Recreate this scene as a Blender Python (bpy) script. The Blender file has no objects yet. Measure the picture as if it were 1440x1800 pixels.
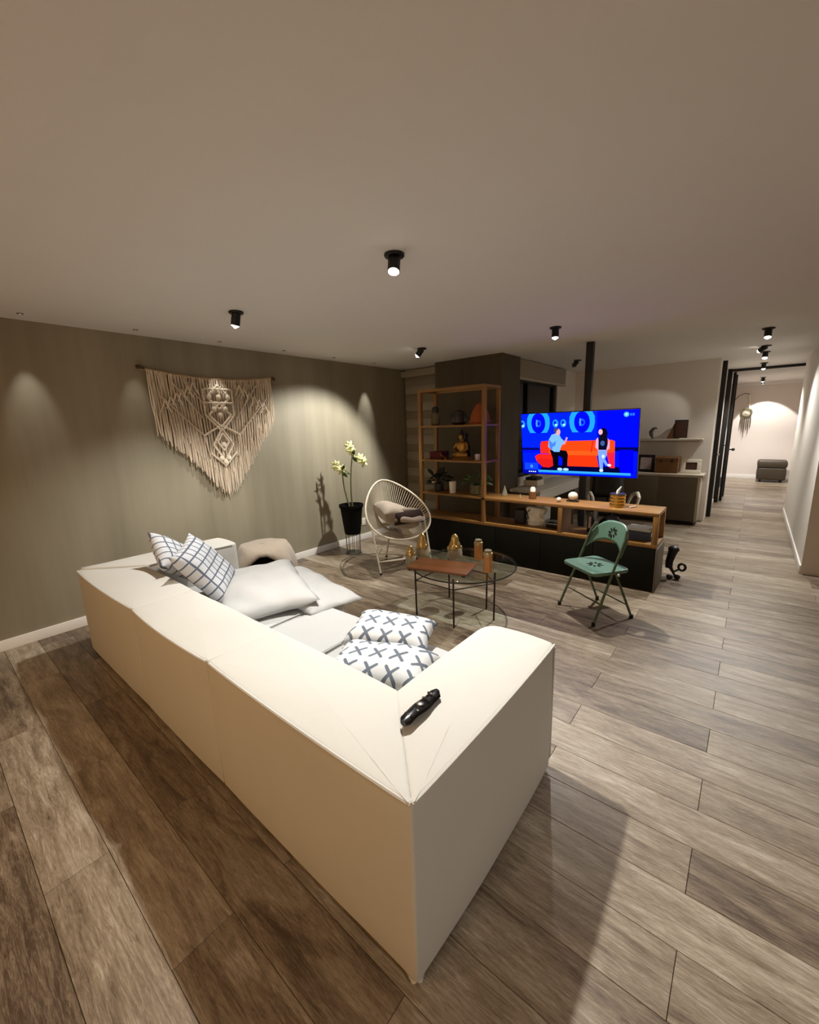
import bpy, bmesh, math, random
from mathutils import Vector, Matrix, noise as mnoise

random.seed(7)
SC = bpy.context.scene
COL = SC.collection
R = math.radians

# ---------------------------------------------------------------- camera
CAM_H = 1.62
def camera_basis(p, r, y):
    fw = Vector((-math.sin(y)*math.cos(p), math.cos(y)*math.cos(p), -math.sin(p)))
    rt = Vector((math.cos(y), math.sin(y), 0)); up = rt.cross(fw)
    return rt*math.cos(r)+up*math.sin(r), up*math.cos(r)-rt*math.sin(r), fw
_rt, _up, _fw = camera_basis(R(11.52), R(-1.72), R(39.54))
cam_d = bpy.data.cameras.new('camera')
cam = bpy.data.objects.new('camera', cam_d); COL.objects.link(cam)
cam.matrix_world = Matrix(((_rt.x, _up.x, -_fw.x, 0), (_rt.y, _up.y, -_fw.y, 0), (_rt.z, _up.z, -_fw.z, CAM_H), (0, 0, 0, 1)))
cam_d.sensor_fit = 'HORIZONTAL'; cam_d.sensor_width = 36
cam_d.lens = 729.5/1440*36; cam_d.shift_x = -1/1440
cam_d.clip_start = .02; cam_d.clip_end = 100
SC.camera = cam

# ---------------------------------------------------------------- world, exposure
world = bpy.data.worlds.new('night'); SC.world = world; world.use_nodes = True
world.node_tree.nodes['Background'].inputs[0].default_value = (.010, .016, .035, 1)
world.node_tree.nodes['Background'].inputs[1].default_value = .6
SC.view_settings.view_transform = 'Standard'
SC.view_settings.look = 'None'
SC.view_settings.exposure = 0.3
SC.view_settings.gamma = 1.0
SC.view_settings.use_curve_mapping = False
SC.cycles.use_denoising = True

# lamp settings (W) used by the lamp builders further down
LAMP_WHITE = (1.0, .985, .93)
LAMP_HALL = (1.0, .99, .95)
LAMP_WARM = (1.0, .60, .27)

# ---------------------------------------------------------------- helpers
def lin(c):
    return tuple(((v/255)/12.92 if v/255 <= .04045 else ((v/255+.055)/1.055)**2.4) for v in c[:3]) + (1.0,)

def thing(name, label, cat, loc=(0, 0, 0), rz=0, group=None):
    o = bpy.data.objects.new(name, None); COL.objects.link(o)
    o.empty_display_size = .05
    o.location = loc; o.rotation_euler = (0, 0, rz)
    o['label'] = label; o['category'] = cat
    if group: o['group'] = group
    return o

def tag(o, label, cat, group=None):
    o['label'] = label; o['category'] = cat
    if group: o['group'] = group
    return o

def structure(o):
    o['kind'] = 'structure'; return o

def copy_tree(o, parent=None):
    c = o.copy(); COL.objects.link(c)
    if parent: c.parent = parent
    for ch in list(o.children): copy_tree(ch, c)
    return c

class G:
    """collects geometry, then becomes one mesh object"""
    def __init__(s): s.v = []; s.f = []; s.m = []
    def add(s, v, f, m=0):
        b = len(s.v); s.v += [tuple(p) for p in v]
        for q in f: s.f.append([b+i for i in q]); s.m.append(m)
        return s
    def box(s, x0, x1, y0, y1, z0, z1, m=0):
        v = [(x, y, z) for z in (z0, z1) for y in (y0, y1) for x in (x0, x1)]
        return s.add(v, [(0, 2, 3, 1), (4, 5, 7, 6), (0, 1, 5, 4), (2, 6, 7, 3), (0, 4, 6, 2), (1, 3, 7, 5)], m)
    def obox(s, c, a, b, d, m=0):
        c, a, b, d = map(Vector, (c, a, b, d))
        v = [c+a*i+b*j+d*k for k in (-1, 1) for j in (-1, 1) for i in (-1, 1)]
        return s.add(v, [(0, 2, 3, 1), (4, 5, 7, 6), (0, 1, 5, 4), (2, 6, 7, 3), (0, 4, 6, 2), (1, 3, 7, 5)], m)
    def tube(s, pts, r, n=8, closed=False, m=0, cap=True):
        pts = [Vector(p) for p in pts]; N = len(pts)
        rr = r if isinstance(r, (list, tuple)) else [r]*N
        v = []; up = None
        for i, p in enumerate(pts):
            a = pts[(i-1) % N] if (i or closed) else p
            b = pts[(i+1) % N] if (i < N-1 or closed) else p
            t = (b-a).normalized()
            if up is None:
                up = t.orthogonal().normalized()
            up = (up-t*up.dot(t))
            up = up.normalized() if up.length > 1e-6 else t.orthogonal().normalized()
            w = t.cross(up)
            for k in range(n):
                an = 2*math.pi*k/n
                v.append(p+(up*math.cos(an)+w*math.sin(an))*rr[i])
        f = []
        for i in range(N if closed else N-1):
            for k in range(n):
                a, b = i*n+k, i*n+(k+1) % n
                c, d = ((i+1) % N)*n+(k+1) % n, ((i+1) % N)*n+k
                f.append((a, b, c, d))
        if cap and not closed:
            f.append(tuple(reversed(range(n)))); f.append(tuple(range((N-1)*n, N*n)))
        return s.add(v, f, m)
    def lathe(s, prof, n=24, c=(0, 0, 0), m=0, sx=1, sy=1):
        v = []; f = []; K = len(prof)
        for r, z in prof:
            for k in range(n):
                a = 2*math.pi*k/n
                v.append((c[0]+r*sx*math.cos(a), c[1]+r*sy*math.sin(a), c[2]+z))
        for i in range(K-1):
            for k in range(n):
                f.append((i*n+k, i*n+(k+1) % n, (i+1)*n+(k+1) % n, (i+1)*n+k))
        if prof[0][0] > 1e-5: f.append(tuple(reversed(range(n))))
        if prof[-1][0] > 1e-5: f.append(tuple(range((K-1)*n, K*n)))
        return s.add(v, f, m)
    def ball(s, c, r, n=14, k=8, m=0):
        r = r if isinstance(r, (list, tuple)) else (r, r, r)
        prof = [(max(1e-6, math.sin(math.pi*i/k)), -math.cos(math.pi*i/k)) for i in range(k+1)]
        b = len(s.v); s.lathe(prof, n, (0, 0, 0), m)
        for i in range(b, len(s.v)):
            p = s.v[i]; s.v[i] = (c[0]+p[0]*r[0], c[1]+p[1]*r[1], c[2]+p[2]*r[2])
        return s
    def prism(s, poly, axis, a, b, m=0):
        """polygon given in the two other axes, extruded along axis from a to b"""
        def P(q, t):
            return {'x': (t, q[0], q[1]), 'y': (q[0], t, q[1]), 'z': (q[0], q[1], t)}[axis]
        n = len(poly)
        v = [P(q, a) for q in poly]+[P(q, b) for q in poly]
        f = [tuple(reversed(range(n))), tuple(range(n, 2*n))]+[(i, (i+1) % n, n+(i+1) % n, n+i) for i in range(n)]
        return s.add(v, f, m)
    def puffy(s, plan, z0, z1, r, puff=0., bulge=0., m=0, wob=0., foot=None, rb=None):
        """soft upholstered block over a convex plan outline, counter-clockwise"""
        n = len(plan); P = [Vector(p) for p in plan]
        N = []
        for i in range(n):
            e1 = (P[i]-P[i-1]).normalized(); e2 = (P[(i+1) % n]-P[i]).normalized()
            n1 = Vector((e1.y, -e1.x)); n2 = Vector((e2.y, -e2.x)); nn = n1+n2
            nn.normalize(); N.append(nn/max(.6, nn.dot(n1)))
        cen = sum(P, Vector((0, 0)))/n
        rows = []
        K = 4; rb = rb or r
        for k in range(K+1):
            a = math.pi/2*k/K; rows.append((-rb*(1-math.sin(a)), z0+rb*(1-math.cos(a))))
        for k in range(1, 6):
            t = k/6; rows.append((bulge*math.sin(math.pi*t), z0+rb+(z1-z0-r-rb)*t))
        for k in range(K+1):
            a = math.pi/2*k/K; rows.append((-r*(1-math.cos(a)), z1-r*(1-math.sin(a))))
        v = []; f = []
        v.append((cen.x, cen.y, z0))
        for off, z in rows:
            for i, (p, nn) in enumerate(zip(P, N)):
                if foot: p = Vector(foot[i]).lerp(p, max(0, (z-z0)/(z1-z0))**1.6)
                q = p+nn*off
                w = wob*mnoise.noise(Vector((q.x*3.1, q.y*3.1, z*2.7)))
                v.append((q.x+nn.x*w, q.y+nn.y*w, z+w*.3))
        L = len(rows)
        for k, sc in enumerate((.9, .75, .55, .3)):
            for p, nn in zip(P, N):
                q = cen+(p-nn*r-cen)*sc
                w = wob*mnoise.noise(Vector((q.x*3.1, q.y*3.1, 5.0)))
                v.append((q.x, q.y, z1+puff*(1-sc**2.2)+w))
        v.append((cen.x, cen.y, z1+puff))
        T = L+4
        for k in range(n): f.append((0, 1+(k+1) % n, 1+k))
        for i in range(T-1):
            for k in range(n):
                f.append((1+i*n+k, 1+i*n+(k+1) % n, 1+(i+1)*n+(k+1) % n, 1+(i+1)*n+k))
        e = len(v)-1
        for k in range(n): f.append((1+(T-1)*n+k, 1+(T-1)*n+(k+1) % n, e))
        return s.add(v, f, m)
    def obj(s, name, mats, parent=None, bevel=0, smooth=35, seg=2, loc=None, rot=None):
        me = bpy.data.meshes.new(name)
        me.from_pydata(s.v, [], s.f)
        mats = mats if isinstance(mats, (list, tuple)) else [mats]
        for q in mats: me.materials.append(q)
        if len(mats) > 1: me.polygons.foreach_set('material_index', s.m)
        bm = bmesh.new(); bm.from_mesh(me)
        bmesh.ops.recalc_face_normals(bm, faces=bm.faces)
        if bevel:
            ed = [e for e in bm.edges if len(e.link_faces) == 2 and e.calc_face_angle(0) > R(30)]
            bmesh.ops.bevel(bm, geom=ed, offset=bevel, segments=seg, affect='EDGES', profile=.6, clamp_overlap=True)
        bm.to_mesh(me); bm.free()
        if smooth:
            me.polygons.foreach_set('use_smooth', [True]*len(me.polygons))
            me.set_sharp_from_angle(angle=R(smooth))
        me.update()
        o = bpy.data.objects.new(name, me); COL.objects.link(o)
        if parent: o.parent = parent
        if loc: o.location = loc
        if rot: o.rotation_euler = rot
        return o

def rect_plan(x0, x1, y0, y1, rad=.02, n=8, k=4):
    """counter-clockwise rounded rectangle; rad is one number or (x0y0, x1y0, x1y1, x0y1)"""
    rad = rad if isinstance(rad, (list, tuple)) else [rad]*4
    C = [(x0+rad[0], y0+rad[0], 180, rad[0]), (x1-rad[1], y0+rad[1], 270, rad[1]), (x1-rad[2], y1-rad[2], 0, rad[2]), (x0+rad[3], y1-rad[3], 90, rad[3])]
    arcs = [[(cx+r*math.cos(R(a0+90*j/k)), cy+r*math.sin(R(a0+90*j/k))) for j in range(k+1)] for cx, cy, a0, r in C]
    out = []
    for i in range(4):
        out += arcs[i]
        a = arcs[i][-1]; b = arcs[(i+1) % 4][0]
        out += [(a[0]+(b[0]-a[0])*j/n, a[1]+(b[1]-a[1])*j/n) for j in range(1, n)]
    return out

# ---- materials
def nd(nt, typ, **kw):
    n = nt.nodes.new(typ)
    for k, v in kw.items(): setattr(n, k, v)
    return n

def math_node(nt, op, a, b=None, c=None):
    n = nt.nodes.new('ShaderNodeMath'); n.operation = op
    for i, q in enumerate((a, b, c)):
        if q is None: continue
        if isinstance(q, (int, float)): n.inputs[i].default_value = q
        else: nt.links.new(q, n.inputs[i])
    return n.outputs[0]

def base(name):
    m = bpy.data.materials.new(name); m.use_nodes = True
    return m, m.node_tree, m.node_tree.nodes['Principled BSDF']

def mat(name, rgb, rough=.5, metal=0., spec=.5, var=0., scale=(8, 8, 8), bump=0., bscale=60, emit=None, estr=1., trans=0., ior=1.45, sheen=0.):
    m, nt, b = base(name)
    b.inputs['Base Color'].default_value = lin(rgb); b.inputs['Roughness'].default_value = rough
    b.inputs['Metallic'].default_value = metal; b.inputs['Specular IOR Level'].default_value = spec
    b.inputs['Transmission Weight'].default_value = trans; b.inputs['IOR'].default_value = ior
    if sheen: b.inputs['Sheen Weight'].default_value = sheen
    if emit:
        b.inputs['Emission Color'].default_value = lin(emit); b.inputs['Emission Strength'].default_value = estr
    if var or bump:
        tc = nd(nt, 'ShaderNodeTexCoord')
    if var:
        mp = nd(nt, 'ShaderNodeMapping'); mp.inputs['Scale'].default_value = scale
        nt.links.new(tc.outputs['Object'], mp.inputs[0])
        no = nd(nt, 'ShaderNodeTexNoise'); no.inputs['Scale'].default_value = 1; no.inputs['Detail'].default_value = 5
        nt.links.new(mp.outputs[0], no.inputs['Vector'])
        mx = nd(nt, 'ShaderNodeMix', data_type='RGBA')
        c = lin(rgb)
        mx.inputs[6].default_value = tuple(v*(1-var) for v in c[:3])+(1,)
        mx.inputs[7].default_value = tuple(min(1, v*(1+var)) for v in c[:3])+(1,)
        nt.links.new(no.outputs[0], mx.inputs[0]); nt.links.new(mx.outputs[2], b.inputs['Base Color'])
    if bump:
        n2 = nd(nt, 'ShaderNodeTexNoise'); n2.inputs['Scale'].default_value = bscale; n2.inputs['Detail'].default_value = 3
        nt.links.new(tc.outputs['Object'], n2.inputs['Vector'])
        bp = nd(nt, 'ShaderNodeBump'); bp.inputs['Strength'].default_value = bump; bp.inputs['Distance'].default_value = .01
        nt.links.new(n2.outputs[0], bp.inputs['Height']); nt.links.new(bp.outputs[0], b.inputs['Normal'])
    return m

def plank_material():
    m, nt, b = base('weathered_oak_tile')
    tc = nd(nt, 'ShaderNodeTexCoord'); oi = nd(nt, 'ShaderNodeObjectInfo')
    off = nd(nt, 'ShaderNodeVectorMath', operation='SCALE'); off.inputs[0].default_value = (13.1, 7.7, 0)
    nt.links.new(oi.outputs['Random'], off.inputs['Scale'])
    ad = nd(nt, 'ShaderNodeVectorMath', operation='ADD')
    nt.links.new(tc.outputs['Object'], ad.inputs[0]); nt.links.new(off.outputs[0], ad.inputs[1])
    def noise(scale, detail, dist=0., rough=.55):
        mp = nd(nt, 'ShaderNodeMapping'); mp.inputs['Scale'].default_value = scale
        nt.links.new(ad.outputs[0], mp.inputs[0])
        n = nd(nt, 'ShaderNodeTexNoise'); n.inputs['Scale'].default_value = 1; n.inputs['Detail'].default_value = detail
        n.inputs['Distortion'].default_value = dist; n.inputs['Roughness'].default_value = rough
        nt.links.new(mp.outputs[0], n.inputs['Vector']); return n.outputs[0]
    broad = noise((2.0, 10, 1), 6, 1.4, .6)
    grain = noise((5, 60, 1), 8, 1.5, .8)
    fine = noise((30, 240, 1), 4, .5, .8)
    s = math_node(nt, 'ADD', math_node(nt, 'MULTIPLY', broad, .36), math_node(nt, 'ADD', math_node(nt, 'MULTIPLY', grain, .44), math_node(nt, 'MULTIPLY', fine, .22)))
    s = math_node(nt, 'ADD', s, math_node(nt, 'MULTIPLY', math_node(nt, 'SUBTRACT', oi.outputs['Random'], .5), .12))
    cr = nd(nt, 'ShaderNodeValToRGB')
    e = cr.color_ramp.elements
    e[0].position = .395; e[0].color = lin((72, 57, 43))
    e[1].position = .655; e[1].color = lin((178, 166, 149))
    for p, c in ((.47, (110, 94, 76)), (.545, (138, 123, 103))):
        q = e.new(p); q.color = lin(c)
    nt.links.new(s, cr.inputs[0]); nt.links.new(cr.outputs[0], b.inputs['Base Color'])
    ro = math_node(nt, 'ADD', .26, math_node(nt, 'MULTIPLY', grain, .22))
    nt.links.new(ro, b.inputs['Roughness'])
    bp = nd(nt, 'ShaderNodeBump'); bp.inputs['Strength'].default_value = .35; bp.inputs['Distance'].default_value = .004
    nt.links.new(grain, bp.inputs['Height']); nt.links.new(bp.outputs[0], b.inputs['Normal'])
    b.inputs['Specular IOR Level'].default_value = .5
    return m

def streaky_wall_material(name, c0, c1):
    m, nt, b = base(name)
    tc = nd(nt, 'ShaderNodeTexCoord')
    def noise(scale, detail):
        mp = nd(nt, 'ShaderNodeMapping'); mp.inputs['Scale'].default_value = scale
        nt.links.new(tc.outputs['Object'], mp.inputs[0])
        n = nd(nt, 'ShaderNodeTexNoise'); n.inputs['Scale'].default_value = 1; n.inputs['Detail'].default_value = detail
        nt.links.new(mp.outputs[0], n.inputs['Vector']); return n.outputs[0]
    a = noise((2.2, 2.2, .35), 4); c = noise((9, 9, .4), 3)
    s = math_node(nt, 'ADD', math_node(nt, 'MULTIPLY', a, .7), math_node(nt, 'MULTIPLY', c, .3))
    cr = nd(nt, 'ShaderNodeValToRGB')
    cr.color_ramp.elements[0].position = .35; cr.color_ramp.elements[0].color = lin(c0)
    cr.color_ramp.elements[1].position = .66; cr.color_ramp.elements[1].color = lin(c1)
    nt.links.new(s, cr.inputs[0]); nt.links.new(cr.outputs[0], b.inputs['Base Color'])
    b.inputs['Roughness'].default_value = .62
    return m

def pattern_material(name, kind, cell, width, ground, ink):
    m, nt, b = base(name)
    tc = nd(nt, 'ShaderNodeTexCoord'); sp = nd(nt, 'ShaderNodeSeparateXYZ')
    wn = nd(nt, 'ShaderNodeTexNoise'); wn.inputs['Scale'].default_value = 7
    nt.links.new(tc.outputs['Object'], wn.inputs['Vector'])
    wob = math_node(nt, 'MULTIPLY', math_node(nt, 'SUBTRACT', wn.outputs[0], .5), .010)
    nt.links.new(tc.outputs['Object'], sp.inputs[0])
    def cellpos(o):
        q = math_node(nt, 'DIVIDE', math_node(nt, 'ADD', o, wob), cell)
        return math_node(nt, 'SUBTRACT', math_node(nt, 'FRACT', math_node(nt, 'ADD', q, 20.5)), .5)
    u = cellpos(sp.outputs[0]); v = cellpos(sp.outputs[1])
    if kind == 'lattice':
        au = math_node(nt, 'ABSOLUTE', u); av = math_node(nt, 'ABSOLUTE', v)
        near = math_node(nt, 'MINIMUM', au, av)
        k = math_node(nt, 'LESS_THAN', near, width)
    else:
        d1 = math_node(nt, 'ABSOLUTE', math_node(nt, 'SUBTRACT', u, v))
        d2 = math_node(nt, 'ABSOLUTE', math_node(nt, 'ADD', u, v))
        near = math_node(nt, 'LESS_THAN', math_node(nt, 'MINIMUM', d1, d2), width)
        ins = math_node(nt, 'LESS_THAN', math_node(nt, 'MAXIMUM', math_node(nt, 'ABSOLUTE', u), math_node(nt, 'ABSOLUTE', v)), .34)
        k = math_node(nt, 'MULTIPLY', near, ins)
    mx = nd(nt, 'ShaderNodeMix', data_type='RGBA')
    mx.inputs[6].default_value = lin(ground); mx.inputs[7].default_value = lin(ink)
    nt.links.new(k, mx.inputs[0]); nt.links.new(mx.outputs[2], b.inputs['Base Color'])
    bp = nd(nt, 'ShaderNodeBump'); bp.inputs['Strength'].default_value = .4; bp.inputs['Distance'].default_value = .004
    nt.links.new(k, bp.inputs['Height']); nt.links.new(bp.outputs[0], b.inputs['Normal'])
    b.inputs['Roughness'].default_value = .9
    return m

def wood_material(name, c0, c1, axis=0, rough=.45):
    m, nt, b = base(name)
    tc = nd(nt, 'ShaderNodeTexCoord'); mp = nd(nt, 'ShaderNodeMapping')
    sc = [40, 40, 40]; sc[axis] = 2.2; mp.inputs['Scale'].default_value = sc
    nt.links.new(tc.outputs['Object'], mp.inputs[0])
    n = nd(nt, 'ShaderNodeTexNoise'); n.inputs['Scale'].default_value = 1; n.inputs['Detail'].default_value = 5; n.inputs['Distortion'].default_value = .6
    nt.links.new(mp.outputs[0], n.inputs['Vector'])
    cr = nd(nt, 'ShaderNodeValToRGB')
    cr.color_ramp.elements[0].position = .3; cr.color_ramp.elements[0].color = lin(c0)
    cr.color_ramp.elements[1].position = .7; cr.color_ramp.elements[1].color = lin(c1)
    nt.links.new(n.outputs[0], cr.inputs[0]); nt.links.new(cr.outputs[0], b.inputs['Base Color'])
    b.inputs['Roughness'].default_value = rough
    return m

def clear_glass(name, rgb):
    m = bpy.data.materials.new(name); m.use_nodes = True
    nt = m.node_tree; nt.nodes.clear()
    tr = nd(nt, 'ShaderNodeBsdfTransparent'); tr.inputs[0].default_value = lin(rgb)
    gl = nd(nt, 'ShaderNodeBsdfGlossy'); gl.inputs['Roughness'].default_value = .03
    fr = nd(nt, 'ShaderNodeFresnel'); ge = nd(nt, 'ShaderNodeNewGeometry')
    nt.links.new(math_node(nt, 'MULTIPLY_ADD', ge.outputs['Backfacing'], 1/1.45-1.45, 1.45), fr.inputs[0])   # same reflectance seen from either side
    mx = nd(nt, 'ShaderNodeMixShader'); o = nd(nt, 'ShaderNodeOutputMaterial')
    nt.links.new(fr.outputs[0], mx.inputs[0]); nt.links.new(tr.outputs[0], mx.inputs[1]); nt.links.new(gl.outputs[0], mx.inputs[2])
    nt.links.new(mx.outputs[0], o.inputs[0])
    return m

def emitter(name, rgb, s):
    m = bpy.data.materials.new(name); m.use_nodes = True
    nt = m.node_tree; nt.nodes.clear()
    e = nd(nt, 'ShaderNodeEmission'); e.inputs[0].default_value = lin(rgb); e.inputs[1].default_value = s
    o = nd(nt, 'ShaderNodeOutputMaterial'); nt.links.new(e.outputs[0], o.inputs[0])
    return m

M = dict(
    plank=plank_material(),
    grout=mat('grout', (58, 48, 38), .9),
    ceiling=mat('ceiling_paint', (226, 222, 217), .85, var=.02, scale=(3, 3, 3), bump=.05, bscale=180),
    white_wall=mat('white_wall_paint', (216, 208, 198), .8, var=.02, scale=(2, 2, 2)),
    streak=streaky_wall_material('olive_limewash', (128, 120, 100), (152, 144, 123)),
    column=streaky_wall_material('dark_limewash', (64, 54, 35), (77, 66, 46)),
    skirting=mat('white_skirting', (232, 228, 222), .45),
    black=mat('black_metal', (14, 14, 14), .45),
    black_gloss=mat('black_plastic', (10, 10, 11), .22),
    window_glass=mat('night_glass', (9, 16, 40), .08, spec=.6),
    blind=mat('blind_fabric', (150, 140, 124), .85, bump=.2, bscale=200),
    blind_dark=mat('blind_fabric_band', (128, 118, 103), .85, bump=.2, bscale=200),
    sofa=mat('cream_upholstery', (202, 199, 191), .92, var=.025, scale=(5, 5, 5), bump=.12, bscale=420, sheen=.1),
    seat=mat('white_seat_cover', (186, 185, 183), .92, var=.03, scale=(4, 4, 4), bump=.25, bscale=16),
    pillow_white=mat('white_cotton', (184, 183, 181), .9, var=.02, scale=(6, 6, 6), bump=.3, bscale=14),
    lattice=pattern_material('lattice_cotton', 'lattice', .064, .085, (208, 210, 214), (96, 104, 120)),
    cross=pattern_material('crossed_cotton', 'cross', .105, .1, (208, 208, 208), (98, 106, 118)),
    pleat=mat('pleated_cotton', (231, 226, 219), .9, var=.06, scale=(70, 3, 3)),
    beige=mat('beige_fleece', (158, 143, 126), .95, var=.12, scale=(14, 14, 14), bump=.4, bscale=90, sheen=.3),
    brown_fur=mat('brown_fur', (44, 26, 20), .95, var=.4, scale=(40, 40, 40), bump=.8, bscale=120),
    rope=mat('cotton_rope', (208, 190, 168), .9, var=.12, scale=(60, 60, 8), bump=.5, bscale=300),
    rope_light=mat('cotton_rope_light', (226, 212, 190), .9, var=.1, scale=(60, 60, 8), bump=.5, bscale=300),
    branch=mat('pale_branch', (176, 150, 116), .7, var=.25, scale=(30, 4, 30)),
    branch_dark=mat('branch_bark', (70, 60, 42), .85, var=.3, scale=(30, 30, 30)),
    pot_black=mat('black_pot', (9, 9, 9), .6, spec=.15),
    soil=mat('soil', (46, 36, 26), .95, var=.4, scale=(60, 60, 60), bump=.6),
    stem=mat('plant_stem', (92, 92, 58), .6, var=.15),
    leaf=mat('green_leaf', (58, 76, 36), .45, var=.3, scale=(20, 20, 20)),
    leaf_dark=mat('dark_leaf', (26, 36, 20), .5, var=.3, scale=(20, 20, 20)),
    petal=mat('cream_petal', (226, 228, 168), .6, var=.08),
    wire=mat('grey_wire', (86, 84, 76), .45, metal=.6),
    acapulco=mat('cream_cord', (206, 196, 176), .55),
    iron=mat('dark_iron', (44, 34, 28), .5, metal=.5),
    glass=clear_glass('table_glass', (238, 245, 241)),
    tray=wood_material('tray_wood', (88, 50, 24), (116, 70, 38), 0, .35),
    wax=mat('candle_wax', (222, 170, 108), .6, emit=(255, 150, 70), estr=.0),
    jar=mat('amber_glass', (184, 128, 74), .12, spec=.6, var=.12, scale=(30, 30, 60)),
    jar_lid=mat('jar_cap', (196, 170, 120), .3, metal=.7),
    gold=mat('gold', (206, 168, 92), .22, metal=1.),
    gold_soft=mat('antique_gold', (186, 158, 100), .28, metal=.9, var=.45, scale=(40, 40, 40), bump=.6, bscale=45),
    gold_dull=mat('old_gold', (164, 122, 58), .38, metal=.8),
    clear=mat('smoky_glass', (196, 186, 160), .06, trans=.6, ior=1.3),
    green_metal=mat('green_enamel', (92, 124, 108), .35, var=.06, scale=(6, 6, 6)),
    green_dark=mat('green_enamel_tube', (78, 92, 70), .4),
    chrome=mat('chrome', (210, 210, 205), .2, metal=1.),
    walnut=wood_material('teak_wood', (116, 80, 36), (150, 108, 54), 0),
    walnut_z=wood_material('teak_post', (116, 80, 36), (150, 108, 54), 2),
    cabinet_dark=mat('dark_green_lacquer', (13, 14, 8), .6, spec=.2),
    taupe=mat('taupe_laminate', (92, 82, 67), .6, var=.04, scale=(6, 6, 40)),
    taupe_light=mat('pale_laminate', (176, 164, 146), .5),
    desk=mat('white_laminate', (214, 208, 196), .4),
    paper=mat('white_paper', (230, 230, 226), .8),
    blue_book=mat('slate_cloth', (74, 84, 104), .7),
    red=mat('dark_red_cloth', (86, 22, 30), .8),
    orange=mat('terracotta', (150, 74, 34), .75, var=.15),
    olive_glaze=mat('olive_glaze', (98, 92, 62), .4, var=.2),
    dark_glaze=mat('dark_glaze', (40, 36, 34), .35, var=.2),
    porcelain=mat('white_porcelain', (226, 218, 202), .35),
    photo_dark=mat('photo_print_dark', (70, 42, 34), .5, var=.6, scale=(18, 18, 18)),
    photo_pale=mat('photo_print_pale', (168, 152, 150), .5, var=.35, scale=(20, 20, 20)),
    brown_box=mat('brown_leatherette', (112, 74, 38), .6, var=.12, scale=(10, 10, 30)),
    pouf=mat('brown_leather', (66, 57, 45), .5, var=.12, bump=.15),
    door_white=mat('white_door', (214, 208, 198), .5),
    hall_wall=mat('hall_wall_paint', (222, 211, 203), .8),
    lens=emitter('lamp_lens', (255, 246, 228), 14),
    lens_dim=emitter('lamp_lens_side', (255, 246, 228), .25),
)

# ---------------------------------------------------------------- room shell
XL, ZC = -4.38, 2.5
YW, XR = 8.02, .52
BX0, BX1, BY0 = XL, 2.6, -4.2           # the part of the room behind and beside the camera

floor = structure(G().box(XL-.1, 2.7, BY0-.1, 14.6, -.14, -.004).obj('floor', M['grout'], smooth=0))
PW, PL, Y00 = .20177, 1.2, 1.0653
plank_full = None
def in_room(x, y):
    if y < 5.3: return True
    if y < 8.0: return -2.62 < x < (2.6 if y < 5.75 else .56)
    return -.6 < x < 1.0
far_planks = G(); n_plank = 0
for k in range(-26, 68):
    y0 = Y00+k*PW; y1 = y0+PW; yc = (y0+y1)/2
    if yc < 5.28: a, b = XL, 2.6
    elif yc < 5.8: a, b = -2.64, 2.6
    elif yc < 8.02: a, b = -2.64, XR+.02
    elif yc < 9.4: a, b = -.52, XR+.02
    else: a, b = -.52, 1.1
    j = -.0206+(0 if k % 2 == 0 else .6)
    x = j-PL*math.ceil((j-a)/PL)
    while x < b:
        p0, p1 = max(x, a), min(x+PL, b)
        if p1-p0 > .02:
            near = y1 > -.35 and (yc < 13.0) and p0 < XR+.3
            if near and yc < .2 and p0 > .25: near = False
            if near and n_plank < 300:
                if p1-p0 > PL-.001 and plank_full is not None:
                    o = plank_full.copy(); COL.objects.link(o)
                else:
                    g = G().box(-(p1-p0)/2+.0008, (p1-p0)/2-.0008, -PW/2+.0008, PW/2-.0008, -.006, 0)
                    o = g.obj('plank', M['plank'], floor, bevel=.0012, smooth=0, seg=1)
                    if p1-p0 > PL-.001: plank_full = o
                o.location = ((p0+p1)/2, yc, 0); n_plank += 1
            else:
                far_planks.box(p0+.0008, p1-.0008, y0+.0008, y1-.0008, -.006, 0)
        x += PL
fp = far_planks.obj('outlying_planks', M['plank'], floor, smooth=0); fp['kind'] = 'stuff'

structure(G().box(XL-.1, 2.7, BY0-.1, 14.6, ZC, ZC+.12).obj('ceiling', M['ceiling'], smooth=0))
structure(G().box(XL-.12, XL, BY0, 5.42, 0, ZC).obj('wall_left', M['streak'], smooth=0))
structure(G().box(XL, XL+.014, BY0, 5.3, 0, .086).obj('baseboard_left', M['skirting'], bevel=.004))
structure(G().box(XL-.1, 2.7, BY0-.12, BY0, 0, ZC).obj('wall_rear', M['white_wall'], smooth=0))
structure(G().box(2.6, 2.72, BY0, 5.75, 0, ZC).obj('wall_side', M['white_wall'], smooth=0))
structure(G().box(XL, -3.5, 5.3, 5.42, 0, ZC).obj('wall_window_left', M['white_wall'], smooth=0))
structure(G().box(-3.58, -2.54, 4.98, 5.5, 0, ZC).obj('wall_column', M['column'], smooth=0))
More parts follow.
